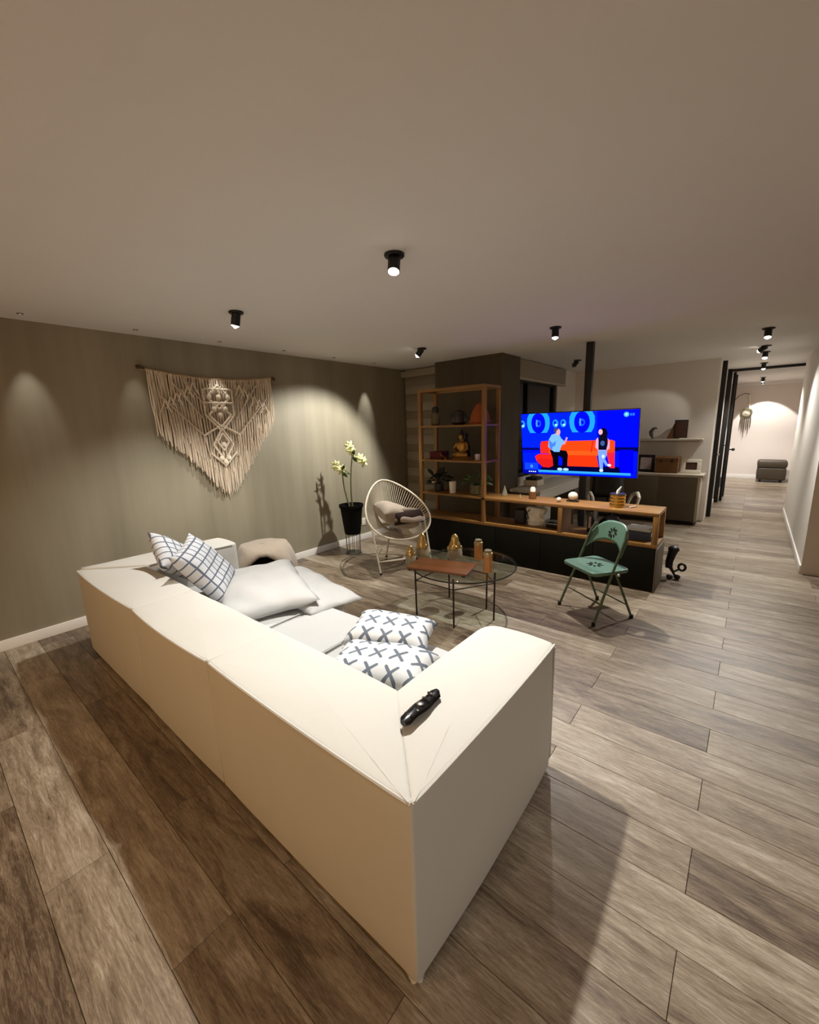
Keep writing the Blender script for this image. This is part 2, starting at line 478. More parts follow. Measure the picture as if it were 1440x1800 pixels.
# window wall beyond the column, running in depth
g = G()
g.box(-2.74, -2.62, 5.5, 8.14, 0, .85); g.box(-2.74, -2.62, 5.5, 8.14, 2.27, ZC); g.box(-2.74, -2.62, 7.12, 8.14, .85, 2.27)
structure(g.obj('wall_window', M['white_wall'], smooth=0))
structure(G().box(-2.74, -.5, YW, YW+.12, 0, ZC).obj('wall_back', M['white_wall'], smooth=0))
structure(G().box(-.62, -.5, YW+.12, 10.06, 0, ZC).obj('wall_hall_left', M['white_wall'], smooth=0))
structure(G().box(XR, XR+.12, 5.75, 9.4, 0, ZC).obj('wall_hall_right', M['white_wall'], smooth=0))
structure(G().box(XR+.12, 2.72, 5.75, 5.87, 0, ZC).obj('wall_side_return', M['white_wall'], smooth=0))
structure(G().box(1.1, 1.22, 9.28, 14.6, 0, ZC).obj('wall_far_right', M['hall_wall'], smooth=0))
structure(G().box(XR+.12, 1.1, 9.28, 9.4, 0, ZC).obj('wall_far_right_return', M['hall_wall'], smooth=0))
structure(G().box(-1.5, 1.22, 14.42, 14.54, 0, ZC).obj('wall_far_end', M['hall_wall'], smooth=0))
structure(G().box(-.74, -.62, 10.06, 14.5, 0, ZC).obj('wall_far_left', M['hall_wall'], smooth=0))
structure(G().box(XR-.014, XR, 5.75, 9.4, 0, .09).obj('baseboard_hall_right', M['skirting'], bevel=.004))
structure(G().box(-.5, -.486, 8.62, 9.88, 0, .09).obj('baseboard_hall_left', M['skirting'], bevel=.004))
structure(G().box(-.62, 1.1, 14.404, 14.42, 0, .1).obj('baseboard_far_end', M['skirting'], bevel=.004))
structure(G().box(-.62, 1.1, 14.36, 14.42, 2.42, ZC).obj('trim_1', M['ceiling'], smooth=0))
structure(G().box(-2.62, -.58, YW-.014, YW, 0, .09).obj('baseboard_back', M['skirting'], bevel=.004))

# window beside the desk: black frame, two panes
w = structure(thing('window_1', 'dark night window in black frame beside the desk', 'window'))
del w['category']
g = G()
for y0, y1, z0, z1 in ((5.5, 5.56, .85, 2.27), (7.02, 7.12, .85, 2.27), (5.98, 6.03, .85, 2.27), (5.5, 7.12, .85, .91), (5.5, 7.12, 2.2, 2.27)):
    g.box(-2.70, -2.64, y0, y1, z0, z1)
g.obj('window_frame', M['black'], w, bevel=.004)
for y0, y1 in ((5.56, 5.98), (6.03, 7.02)):
    G().box(-2.685, -2.675, y0, y1, .91, 2.2).obj('pane', M['window_glass'], w, smooth=0)
b = thing('roller_blind', 'rolled up pale blind above the night window', 'blind', (-2.62, 6.35, 2.2))
G().box(.002, .06, -.84, .98, 0.05, .29).obj('cassette', M['blind'], b, bevel=.01)
G().box(.004, .07, -.84, .98, .02, .05).obj('bottom_rail', M['taupe_light'], b, bevel=.006)

# banded shade on the left of the column
b = thing('banded_shade', 'pale banded window shade lowered left of the dark column', 'blind', (-3.98, 5.2, 0))
G().box(-.398, .398, -.02, .09, 2.38, 2.47).obj('cassette', M['blind'], b, bevel=.008)
nb = 18
for i in range(nb):
    z1 = 2.38-i*(2.3/nb); z0 = z1-2.3/nb
    g = G(); pr_ = [(.04, z0+.001), (.03, z0+.03), (.026, (z0+z1)/2), (.03, z1-.03), (.04, z1-.001), (.05, z1-.001), (.05, z0+.001)]
    g.prism(pr_, 'x', -.36, .398)
    g.obj('band', M['blind'] if i % 2 else M['blind_dark'], b, smooth=50)
G().box(-.362, .4, .022, .06, .055, .08).obj('bottom_rail', M['taupe_light'], b, bevel=.004)

# black framed hall openings
d = structure(thing('door_1', 'black floor to ceiling door frame at the start of the hall', 'door')); del d['category']
G().box(-.515, -.44, 8.44, 8.56, 0, ZC-.001).obj('jamb', M['black'], d, bevel=.004)
G().box(-.44, -.415, 8.47, 8.53, 1.02, 1.05).obj('latch', M['chrome'], d, bevel=.004)
d = structure(thing('door_2', 'black frame across the hall with glass door folded to the left', 'door')); del d['category']
G().box(-.52, -.43, 9.98, 10.06, 0, ZC-.001).obj('jamb', M['black'], d, bevel=.004)
G().box(-.50, 1.09, 10.06, 10.13, ZC-.045, ZC-.001).obj('header', M['black'], d, bevel=.004)
leaf = G().box(-.42, -.375, 10.14, 10.20, 0.01, ZC-.05).obj('leaf_stile', M['black'], d, bevel=.004)
G().box(-.425, -.37, 10.74, 10.8, .01, ZC-.05).obj('leaf_stile', M['black'], d, bevel=.004)
G().box(-.40, -.395, 10.2, 10.74, .05, ZC-.09).obj('pane', M['glass'], d, smooth=0)
G().tube([(-.37, 10.17, 1.02), (-.30, 10.17, 1.02)], .012).ball((-.29, 10.17, 1.02), .028).obj('handle', M['black'], d)
d = structure(thing('door_3', 'white door leaf standing open at the end of the hall', 'door')); del d['category']
G().box(-.60, -.555, 11.3, 12.2, .01, 2.1).obj('leaf', M['door_white'], d, bevel=.004)
G().tube([(-.555, 12.1, 1.0), (-.50, 12.1, 1.0), (-.50, 12.0, 1.0)], .011).obj('handle', M['black'], d)

# ---------------------------------------------------------------- ceiling lamps
def downlight(x, y, label, power, tilt=0., az=0., cone=115, blend=.75, color=LAMP_WHITE, lit=True, size=1., radius=.028, lensmat='lens', group='black ceiling spotlights'):
    t = thing('ceiling_spotlight', label, 'spotlight', (x, y, ZC), 0, group)
    s = size
    G().lathe([(.050*s, -.014), (.053*s, -.010), (.053*s, -.0005)], 24).obj('flange', M['black'], t, bevel=.002)
    d = Vector((math.sin(tilt)*math.cos(az), math.sin(tilt)*math.sin(az), -math.cos(tilt)))
    p0 = Vector((0, 0, -.012)); p1 = p0+d*.085*s
    G().tube([p0, p0+d*.077*s, p1], [.032*s, .032*s, .031*s], 20).obj('barrel', M['black'], t)
    e = d.orthogonal().normalized(); h = d.cross(e)
    pl = p1+d*.002
    g = G(); n = 20
    ring = [pl+(e*math.cos(2*math.pi*k/n)+h*math.sin(2*math.pi*k/n))*.028*s for k in range(n)]
    g.add(ring+[pl+d*.02*s], [(k, (k+1) % n, n) for k in range(n)])
    g.obj('lens', M[lensmat] if lit else M['dark_glaze'], t)
    if lit and power:
        ld = bpy.data.lights.new('spot_light', 'SPOT'); lo = bpy.data.objects.new('spot_light', ld); COL.objects.link(lo)
        ld.energy = power; ld.color = color; ld.spot_size = R(cone); ld.spot_blend = blend; ld.shadow_soft_size = radius
        lo.parent = t; lo.location = p1+d*.03
        lo.rotation_euler = d.to_track_quat('-Z', 'Y').to_euler()
    return t

downlight(-3.08, 1.77, 'black ceiling spotlight in front of the macrame hanging', 120, tilt=R(14), az=R(200), cone=100)
downlight(-1.54, 1.80, 'glaring ceiling spotlight right above the sofa', 205, tilt=R(20), az=R(-62), cone=106, blend=.7)
downlight(-3.04, 3.98, 'black ceiling spotlight tilted towards the corner plant', 200, tilt=R(38), az=R(208), cone=88, blend=.5)
downlight(-1.55, 4.10, 'black ceiling spotlight near the television pole', 185, tilt=R(10), az=R(-70), cone=94, blend=.6)
downlight(-2.09, 6.43, 'tilted black ceiling spotlight beyond the television pole', 0, tilt=R(38), az=R(190), lit=False)
downlight(0, 5.80, 'bright ceiling spotlight nearest in the hall', 140, tilt=R(20), az=R(-90), color=LAMP_HALL, cone=112, blend=.8)
downlight(0, 7.15, 'grey looking spotlight in the hall tilted at the back wall', 18, tilt=R(58), az=R(158), cone=48, blend=.3, color=LAMP_HALL)
downlight(0, 7.80, 'brightest ceiling spotlight in the hall', 95, tilt=R(26), az=R(-90), color=LAMP_HALL, cone=130, blend=.9)
downlight(0, 9.35, 'ceiling spotlight just before the black hall frame', 110, color=LAMP_HALL, cone=125)
downlight(0.02, 12.72, 'small pale ceiling spotlight past the hall frame', 190, color=LAMP_HALL, cone=120)
downlight(0.02, 13.50, 'black spotlight aimed at the far hall wall', 90, tilt=R(34), az=R(80), cone=64, blend=.12, color=LAMP_HALL)

downlight(1.75, .35, 'unseen fill spotlight added over the floor right of the sofa', 60, tilt=R(10), az=R(180), cone=130, blend=.8, radius=.06)  # out of view, added to lift the sofa's right side and its floor shadow

# tiny recessed points along the left wall, each grazing it with a narrow beam
for yy, pw, lab in ((.725, 14, 'leftmost tiny recessed ceiling point along the olive wall'), (1.455, 6, 'tiny recessed ceiling point left of the macrame'),
                    (2.185, 11, 'tiny recessed ceiling point above the macrame'), (2.918, 1.5, 'tiny recessed ceiling point right of the macrame'),
                    (3.64, 1.5, 'tiny recessed ceiling point above the plant'), (4.36, 24, 'tiny recessed ceiling point nearest the room corner')):
    t = thing('recessed_point', lab, 'spotlight', (-4.16, yy, ZC), 0, 'recessed points along the wall')
    G().lathe([(.012, -.004), (.02, -.004), (.02, -.0005)], 14).obj('ring', M['taupe'], t)
    G().lathe([(.012, -.003), (.004, -.006)], 12).obj('lens', M['lens_dim'], t)
    ld = bpy.data.lights.new('graze_light', 'SPOT'); lo = bpy.data.objects.new('graze_light', ld); COL.objects.link(lo)
    ld.energy = pw; ld.color = LAMP_HALL; ld.spot_size = R(32); ld.spot_blend = .9; ld.shadow_soft_size = .01
    lo.parent = t; lo.location = (0, 0, -.03); lo.rotation_euler = Vector((-.30, 0, -.95)).to_track_quat('-Z', 'Y').to_euler()

# warm lamps over the dining end behind the camera
def pendant(x, y, z, label, power):
    t = thing('pendant_lamp', label, 'pendant lamp', (x, y, ZC), 0, 'warm pendants behind the sofa')
    G().lathe([(.05, -.02), (.05, -.0005)], 20).obj('canopy', M['black'], t)
    G().tube([(0, 0, -.02), (0, 0, z-ZC+.2)], .003, 6).obj('cord', M['black'], t)
    G().lathe([(.03, z-ZC+.2), (.06, z-ZC+.17), (.13, z-ZC+.02), (.128, z-ZC+.02), (.055, z-ZC+.165), (.02, z-ZC+.19)], 28).obj('shade', M['black'], t)
    G().ball((0, 0, z-ZC+.06), .04).obj('bulb', emitter('warm_bulb', (255, 190, 110), 12), t)
    ld = bpy.data.lights.new('bulb_light', 'POINT'); lo = bpy.data.objects.new('bulb_light', ld); COL.objects.link(lo)
    ld.energy = power; ld.color = LAMP_WARM; ld.shadow_soft_size = .05
    lo.parent = t; lo.location = (0, 0, z-ZC-.01)
pendant(-2.3, -1.7, 1.75, 'warm black pendant over the dining end by the left wall', 42)
pendant(-1.0, -1.9, 1.75, 'warm black pendant over the dining end nearer the camera', 40)

# ---------------------------------------------------------------- sofa
SX0, SX1, SY0, SY1, SH = -3.80, -.595, .69, 1.72, .655
TB = .345                                        # thickness of back and arms
sofa = thing('sofa', 'long cream modular sofa seen from behind', 'sofa', (0, 0, 0))
def wavy(a, b, n, amp, nrm):
    out = []
    for j in range(n):
        t = j/n
        out.append((a[0]+(b[0]-a[0])*t+nrm[0]*amp*math.sin(math.pi*t)**.8, a[1]+(b[1]-a[1])*t+nrm[1]*amp*math.sin(math.pi*t)**.8))
    return out
def quad_plan(c, amps, n=14, rad=None):
    """c: four corners counter-clockwise; amps: outward swell of each edge; rad: rounding radius of single corners"""
    rad = rad or [.012]*4
    out = []
    C = [Vector(p) for p in c]
    ends = []
    for i in range(4):
        p = C[i]; e0 = (C[i-1]-p).normalized(); e1 = (C[(i+1) % 4]-p).normalized()
        ends.append((p+e0*rad[i], p, p+e1*rad[i]))
    for i in range(4):
        a, p, b = ends[i]
        for j in range(6):
            t = j/6; out.append(tuple(a*(1-t)**2+p*2*t*(1-t)+b*t*t))
        nb = ends[(i+1) % 4][0]; e = (nb-b).normalized()
        out += wavy(b, nb, n, amps[i], (e.y, -e.x))
    return out
seams = [-2.65, -1.735]
corners = [[(SX0, SY0), (seams[0]-.001, SY0), (seams[0]-.001, SY0+TB), (SX0+TB, SY0+TB)],
           [(seams[0]+.001, SY0), (seams[1]-.001, SY0), (seams[1]-.001, SY0+TB), (seams[0]+.001, SY0+TB)],
           [(seams[1]+.001, SY0), (SX1, SY0), (SX1-TB, SY0+TB), (seams[1]+.001, SY0+TB)]]
swell = [(.022, .003, .006, -.001), (.022, .003, .006, .003), (.014, -.001, .006, .003)]
rounding = [[.03, .01, .01, .01], [.012]*4, [.01, .006, .01, .01]]
plans = [quad_plan(c, a, rad=r) for c, a, r in zip(corners, swell, rounding)]
foot_plans = [quad_plan([(x, y) for x, y in c], (.002, -.001, 0, -.001), rad=r) for c, r in zip(corners, rounding)]
def piping(g, plan, z, keep, r=.0055):
    pts = [(x, y, z) for x, y in plan if keep(x, y)]
    return g.tube(pts, r, 6)
def edge_run(x0, y0, x1, y1, amp, nrm, z, n=24, sag=.006):
    return [(x0+(x1-x0)*j/n+nrm[0]*amp*math.sin(math.pi*j/n)**.8, y0+(y1-y0)*j/n+nrm[1]*amp*math.sin(math.pi*j/n)**.8,
             z+sag*(math.sin(math.pi*j/n)-.5)) for j in range(n+1)]
for i, pl in enumerate(plans):
    o = G().puffy(pl, .02, SH, .012, .007, .004, wob=.004, foot=foot_plans[i], rb=.014).obj('backrest', M['sofa'], sofa, smooth=60)
    xa = (SX0, seams[0], seams[1])[i]; xb = (seams[0], seams[1], SX1)[i]
    G().tube(edge_run(xa+.012, SY0+.001, xb-(.012, .012, .004)[i], SY0+.001, (.022, .022, .014)[i], (0, -1), SH-.004), .006, 6).obj('piping', M['sofa'], o)
armR = quad_plan([(SX1-TB, SY0+TB-.012), (SX1, SY0), (SX1, SY1), (SX1-TB, SY1)], (-.001, .012, .008, .004), rad=[.01, .006, .035, .11])
o = G().puffy(armR, .02, SH, .012, .007, .004, wob=.004, rb=.014).obj('armrest', M['sofa'], sofa, smooth=60)
G().tube(edge_run(SX1-.001, SY0+.004, SX1-.001, SY1-.012, .012, (1, 0), SH-.004), .006, 6).obj('piping', M['sofa'], o)
G().tube([(SX1-.004, SY1-.004, z) for z in (SH-.02, .4, .2, .06)], .005, 6).obj('piping', M['sofa'], o)
armL = quad_plan([(SX0, SY0+.002), (SX0+TB, SY0+TB+.002), (SX0+TB, SY1+.05), (SX0, SY1+.05)], (-.001, .004, .006, .01), rad=[.03, .01, .06, .05])
o = G().puffy(armL, .02, SH+.01, .02, .012, .004, wob=.004).obj('armrest', M['sofa'], sofa, smooth=60)
G().tube(edge_run(SX0+TB, SY0+TB+.03, SX0+TB, SY1, .004, (1, 0), SH+.004), .0045, 6).obj('piping', M['sofa'], o)
# seats, the left one a longer chaise
for x0, x1, yf in ((-3.45, -2.26, 1.93), (-2.255, -1.745, 1.76), (-1.74, -.945, 1.76)):
    o = G().puffy(rect_plan(x0, x1, SY0+TB+.004, yf, .035, 10), .05, .40, .035, .02, .006, wob=.008).obj('seat', M['seat'], sofa, smooth=60)
    G().tube([(x1-.006, y, .402) for y in (1.2, 1.4, 1.6, yf-.04)], .004, 6).obj('piping', M['seat'], o)
for x, y in ((-3.7, .8), (-.7, .8), (-3.7, 1.66), (-.7, 1.6), (-2.2, .8)):
    G().lathe([(.025, 0), (.03, .03)], 12, (x, y, 0)).obj('foot', M['black'], sofa)

# ---------------------------------------------------------------- cushions
def pillow_mesh(w, h, t, n=22, pinch=.10, crumple=.0, seed=0):
    g = G(); v = []; f = []
    def pt(i, j, s):
        u = -1+2*i/n; q = -1+2*j/n
        k = max(0, (1-u**4)*(1-q**4))**.55
        x = w/2*u*(1-pinch*(1-q*q)*abs(u)**3); y = h/2*q*(1-pinch*(1-u*u)*abs(q)**3)
        z = s*t/2*k
        if crumple:
            z += crumple*mnoise.noise(Vector((x*7+seed, y*7, s*2.)))*k**.4
            x += crumple*.6*mnoise.noise(Vector((x*5, y*5+seed, 3.1))); y += crumple*.6*mnoise.noise(Vector((x*5, y*5+seed, 9.7)))
        return (x, y, z)
    for s in (1, -1):
        b = len(v)
        for j in range(n+1):
            for i in range(n+1): v.append(pt(i, j, s))
        for j in range(n):
            for i in range(n):
                a = b+j*(n+1)+i; q = (a, a+1, a+n+2, a+n+1)
                f.append(q if s > 0 else tuple(reversed(q)))
    g.add(v, f)
    # weld rim
    return g
def cushion(name, label, m, w, h, t, loc, rot, group, crumple=.008, seed=0, pipe=True, tassels=0, pinch=.1, pipe_m=None):
    e = thing(name, label, 'cushion', loc, 0, group); e.rotation_euler = rot
    g = pillow_mesh(w, h, t, 24, pinch, crumple, seed)
    o = g.obj('cover', m, e, smooth=80)
    me = o.data; bm = bmesh.new(); bm.from_mesh(me); bmesh.ops.remove_doubles(bm, verts=bm.verts, dist=.0006)
    bmesh.ops.recalc_face_normals(bm, faces=bm.faces); bm.to_mesh(me); bm.free()
    if tassels:
        g = G()
        for sx in (-1, 1):
            for k in range(tassels):
                y = h/2*(-.9+1.8*k/(tassels-1)); xx = sx*w/2*(1-pinch*(1-(y/h*2)**2))
                g.tube([(xx, y, 0), (xx+sx*.02, y+random.uniform(-.005, .005), -.006), (xx+sx*.035, y+random.uniform(-.01, .01), -.02)], [.003, .0035, .002], 5)
        o = g.obj('fringe', M['pillow_white'], e); o['kind'] = 'stuff'
    return e
cg = 'scatter cushions on the sofa'
cushion('scatter_cushion', 'lattice patterned cushion standing point up in the left sofa corner', M['lattice'], .48, .48, .15,
        (-3.0, 1.275, .665), (R(52.7), R(-6.6), R(-218.5)), cg, .014, 2)
cushion('scatter_cushion', 'smaller lattice cushion slumped on the sofa back behind the other', M['lattice'], .40, .40, .13,
        (-3.26, 1.19, .71), (R(41), R(-28), R(-190)), cg, .012, 5)
cushion('scatter_cushion', 'cross patterned pleated cushion nearest the remote control', M['cross'], .54, .32, .20,
        (-1.25, 1.26, .50), (R(5), R(-3), R(18)), cg, .012, 8, tassels=9)
cushion('scatter_cushion', 'flat cross patterned cushion lying behind the pleated one', M['cross'], .48, .30, .17,
        (-1.45, 1.56, .50), (R(10), R(3), R(24)), cg, .012, 11)
cushion('bed_pillow', 'big white pillow spread on the sofa chaise', M['pillow_white'], .98, .62, .17,
        (-2.75, 1.56, .475), (R(3), R(0), R(-24)), cg, .025, 21, pinch=.05)
cushion('bed_pillow', 'white pillow hanging over the chaise edge with a pointed corner', M['pillow_white'], .84, .46, .11,
        (-2.55, 1.80, .435), (R(-3), R(5), R(-4)), cg, .025, 33, pinch=.05)

# remote control
t = thing('remote_control', 'black curved remote control on the sofa corner', 'remote', (-.79, .985, SH+.012), R(92))
g = G(); prof = []
n = 16
for j in range(n+1):
    s = j/n; x = -.1+.2*s; wd = .026*(1-.35*math.sin(math.pi*s)*0)-.006*abs(2*s-1)**3+.002*math.cos(4*math.pi*s)
    prof.append((x, wd*(1 if 0 < j < n else .55), .012+.004*math.sin(2*math.pi*s)))
v = []; f = []; K = 10
for x, wd, h in prof:
    for k in range(K):
        a = 2*math.pi*k/K; v.append((x, wd*math.cos(a), h+.013*math.sin(a)*(1 if math.sin(a) > 0 else .8)))
for j in range(n):
    for k in range(K): f.append((j*K+k, j*K+(k+1) % K, (j+1)*K+(k+1) % K, (j+1)*K+k))
f += [tuple(reversed(range(K))), tuple(range(n*K, (n+1)*K))]
G().add(v, f).obj('shell', M['black_gloss'], t)
for i in range(5):
    for j in (-1, 0, 1):
        if i == 2: continue
        G().ball((-.07+i*.033, j*.012, .027), (.0055, .0045, .003), 8, 5).obj('button', M['chrome' if (i+j) % 4 == 0 else 'dark_glaze'], t)
G().lathe([(.0, .0), (.012, 0), (.013, .002), (.010, .004), (0.001, .004)], 16, (-.004, 0, .026)).obj('dial', M['chrome'], t)

# pouf with fleece throw between sofa arm and wall
t = thing('throw_pouf', 'beige fleece throw with dark lining heaped past the sofa arm', 'throw', (-3.80, 2.22, 0))
G().lathe([(.18, 0), (.24, .03), (.27, .12), (.25, .26), (.15, .34), (.001, .36)], 24).obj('pouf_body', M['brown_fur'], t)
v = []; f = []; n = 28; K = 9
for j in range(K+1):
    s = j/K
    for k in range(n):
        a = 2*math.pi*k/n
        fold = 1+.10*math.sin(5*a+1)*s+.05*math.sin(9*a)*s
        r = .31*math.sin(min(1, s*1.15)*math.pi/2)*fold
        df = (a-R(-32)+math.pi) % (2*math.pi)-math.pi
        z = .50-.05*s*s-(.36*max(0, s-.45)/.55)*(1-.97*math.exp(-(df/.8)**2))
        v.append((r*math.cos(a)*1.0, r*math.sin(a)*1.05, max(.02, z)))
for j in range(K):
    for k in range(n): f.append((j*n+k, j*n+(k+1) % n, (j+1)*n+(k+1) % n, (j+1)*n+k))
o = G().add(v, f).obj('fleece_throw', M['beige'], t, smooth=80)
sm = o.modifiers.new('thickness', 'SOLIDIFY'); sm.thickness = .025

# ---------------------------------------------------------------- macrame hanging
t = thing('macrame_hanging', 'large knotted cream macrame hanging on the olive wall', 'wall hanging', (XL, 2.18, 2.2))
WX = .03
def zrod(y):      # sagging branch
    u = (y-2.18)/.70
    return 2.222-.062*(1-u*u)
g = G(); pts = [(WX, y-2.18, zrod(y)-2.2) for y in [1.47+.05*i for i in range(29)]]
g.tube(pts, [.011+.003*math.sin(i*1.7) for i in range(len(pts))], 8)
g.obj('branch', M['branch'], t)
g = G().tube([(WX, 1.475-2.18, .022), (WX+.005, 1.50-2.18, .026), (WX, 1.545-2.18, .012)], [.014, .02, .013], 8); g.obj('branch_knob', M['branch_dark'], t)
g = G().tube([(WX, 2.84-2.18, .018), (WX+.005, 2.87-2.18, .014), (WX, 2.89-2.18, .0)], [.012, .018, .011], 8); g.obj('branch_knob', M['branch_dark'], t)
def zbot(y):
    if y < 2.19: z = 1.63+(.92-1.63)*((y-1.56)/(2.19-1.56))**1.15
    else: z = .92+(1.74-.92)*((y-2.19)/(2.83-2.19))**1.1
    return z+.045*math.exp(-((y-2.19)/.06)**2)
rng = random.Random(3)
g = G(); g2 = G()
N = 132
for i in range(N):
    y = 1.56+(2.83-1.56)*i/(N-1)
    z1 = zrod(y); z0 = zbot(y)+rng.uniform(-.035, .02)
    shift = .05*(1 if y < 2.19 else -.3)*(z1-z0)*.25
    L = 7; ph = rng.uniform(0, 6); pp = []
    for j in range(L+1):
        s = j/L
        pp.append((WX+rng.uniform(.0, .012)+.012*s, y-2.18+shift*s+.006*math.sin(ph+5*s), z1+(z0-z1)*s-2.2))
    (g if rng.random() < .7 else g2).tube(pp, [.0052]*(L-1)+[.006, .0035], 5)
    if i % 3 == 0:          # looser second layer ending higher
        zz = z0+(z1-z0)*rng.uniform(.12, .3); pp = []
        for j in range(L+1):
            s = j/L
            pp.append((WX+.02+.01*s, y-2.18+shift*s+rng.uniform(-.004, .004)+.02*s*(1 if y < 2.19 else -1), z1-.05+(zz-z1+.05)*s-2.2))
        g2.tube(pp, .005, 5)
o = g.obj('fringe', M['rope'], t); o['kind'] = 'stuff'
o = g2.obj('fringe_layer', M['rope_light'], t); o['kind'] = 'stuff'
def knot_line(a, b, m='rope_light', r=.011, n=None, dx=.05):
    """a row of square knots from a to b in wall coordinates (y, z)"""
    a = Vector((a[0]-2.18, a[1]-2.2)); b = Vector((b[0]-2.18, b[1]-2.2)); n = n or max(3, int((b-a).length/.022))
    pts = [(WX+dx+.004*math.sin(i*math.pi), *(a+(b-a)*i/(n*2))) for i in range(n*2+1)]
    G().tube(pts, [r*(1.15 if i % 2 else .72) for i in range(n*2+1)], 7).obj('knot_row', M[m], t)
cy = 2.175
for (dz, w, h) in ((1.98, .12, .12), (1.80, .115, .12), (1.50, .105, .17), (1.53, .06, .09)):
    for sx in (-1, 1):
        knot_line((cy+sx*w, dz), (cy, dz+h)); knot_line((cy+sx*w, dz), (cy, dz-h))
for z, w in ((2.06, .14), (1.925, .15)):
    knot_line((cy-w, z), (cy+w, z), r=.012)
for sx in (-1, 1):
    knot_line((cy+sx*.15, 2.06), (cy+sx*.15, 1.80)); knot_line((cy+sx*.15, 1.80), (cy+sx*.02, 1.66))
    knot_line((cy+sx*.0, 1.70), (cy+sx*.19, 1.60)); knot_line((cy+sx*.55, 1.98), (cy+sx*.19, 1.60), 'rope', .008)
    knot_line((cy+sx*.45, 2.13), (cy+sx*.17, 1.76), 'rope', .008); knot_line((cy+sx*.33, 2.14), (cy+sx*.15, 1.90), 'rope', .007)
    knot_line((cy+sx*.14, 1.42), (cy, 1.28), 'rope_light', .009); knot_line((cy+sx*.19, 1.60), (cy+sx*.15, 1.38), 'rope', .007)
    # feather like leaves at the sides
    for q in range(6):
        yy = cy+sx*(.24+.055*q); zz = 2.02-.035*q
        knot_line((yy, zz+.09), (yy-sx*.05, zz-.02), 'rope_light', .008)
        knot_line((yy, zz+.09), (yy+sx*.045, zz-.02), 'rope_light', .008)
for dy, z in ((0, 1.98), (-.06, 1.86), (.06, 1.86), (0, 1.80), (0, 1.50), (-.04, 1.36), (.04, 1.36), (0, 1.32), (-.1, 1.98), (.1, 1.98)):
    G().ball((WX+.056, cy+dy-2.18, z-2.2), (.014, .026, .028), 10, 6).obj('knot', M['rope_light'], t)

# ---------------------------------------------------------------- corner plant on wire stand
PX, PY = -3.98, 3.62
t = thing('plant_stand', 'slim wire plant stand under the black pot', 'plant stand', (PX, PY, 0))
g = G()
G().tube([(.095*math.cos(2*math.pi*k/24), .095*math.sin(2*math.pi*k/24), .27) for k in range(24)], .004, 6, True).obj('top_ring', M['wire'], t)
G().lathe([(.10, 0), (.105, .008), (.10, .018), (.001, .02)], 24).obj('base_disc', M['wire'], t)
for k in range(10):
    a = 2*math.pi*k/10
    G().tube([(.09*math.cos(a), .09*math.sin(a), .018), (.095*math.cos(a), .095*math.sin(a), .27)], .0032, 6).obj('rod', M['wire'], t)
t = thing('potted_lily', 'two stemmed cream flower in a tall black pot', 'plant', (PX, PY, .276))
G().lathe([(.10, 0), (.105, .004), (.145, .345), (.158, .35), (.16, .385), (.150, .386), (.140, .35), (.138, .34)], 28).obj('pot', M['pot_black'], t)
G().lathe([(.139, .33), (.07, .345), (.001, .35)], 20).obj('soil', M['soil'], t)
RT = Vector((.77, .64, 0))       # direction of the stems' spread
def petal(g, c, d, L, W, curl=.3):
    d = Vector(d).normalized(); s = d.orthogonal().normalized(); u = d.cross(s)
    v = []; f = []; n = 6
    for i in range(n+1):
        a = i/n; w = W*math.sin(math.pi*min(1, a*.92+.08))**.8
        p = Vector(c)+d*L*a+u*curl*L*a*a
        v += [p-s*w, p+u*w*.25, p+s*w]
    for i in range(n):
        f += [(i*3, i*3+1, i*3+4, i*3+3), (i*3+1, i*3+2, i*3+5, i*3+4)]
    g.add(v, f)
for name_k, (dx, top) in enumerate(((-.09, .83), (.05, 1.02))):
    p0 = RT*(.015*(1 if dx > 0 else -1)); p1 = RT*dx
    pts = [p0*(1-s)+p1*s+Vector((0, 0, .33+(top-.33)*s))+RT*(-.02*math.sin(math.pi*s)) for s in (0, .25, .5, .75, 1)]
    st = G().tube(pts, [.011, .010, .009, .009, .008], 8).obj('stem', M['stem'], t)
    tip = pts[-1]
    heads = [(0, .02, 0)] if not name_k else [(0, .03, 0), (.06, -.06, 1)]
    for hx, hz, kk in ([(0, .0, 0), (-.07, .06, 0)] if not name_k else [(.0, .05, 0), (-.03, .11, 0), (.09, -.05, 0), (.13, -.09, 0)]):
        c = tip+RT*hx+Vector((0, 0, hz))
        fl = G()
        for q in range(6):
            a = 2*math.pi*q/6+hx*9
            petal(fl, c, RT*(math.cos(a)*.8+hx*3)+Vector((0, -.2, math.sin(a)+.2)), .075, .02)
        o = fl.obj('flower', M['petal'], t, smooth=80)
        sm = o.modifiers.new('thickness', 'SOLIDIFY'); sm.thickness = .003
    for dd in ((.5, -.5), (.8, -.1), (.2, .6)):
        lf = G(); petal(lf, tip+Vector((0, 0, -.02)), RT*dd[0]+Vector((0, 0, dd[1])), .10, .022, -.3)
        o = lf.obj('leaf', M['leaf'], t, smooth=80)
        sm = o.modifiers.new('thickness', 'SOLIDIFY'); sm.thickness = .002

t = thing('wall_outlet', 'small white wall outlet right of the black pot', 'outlet', (XL, 4.21, .27))
G().box(.0005, .010, -.035, .035, -.055, .055).obj('plate', M['porcelain'], t, bevel=.003)
for z in (-.022, .022): G().box(.0102, .013, -.016, .016, z-.014, z+.014).obj('socket', M['skirting'], t, bevel=.002)

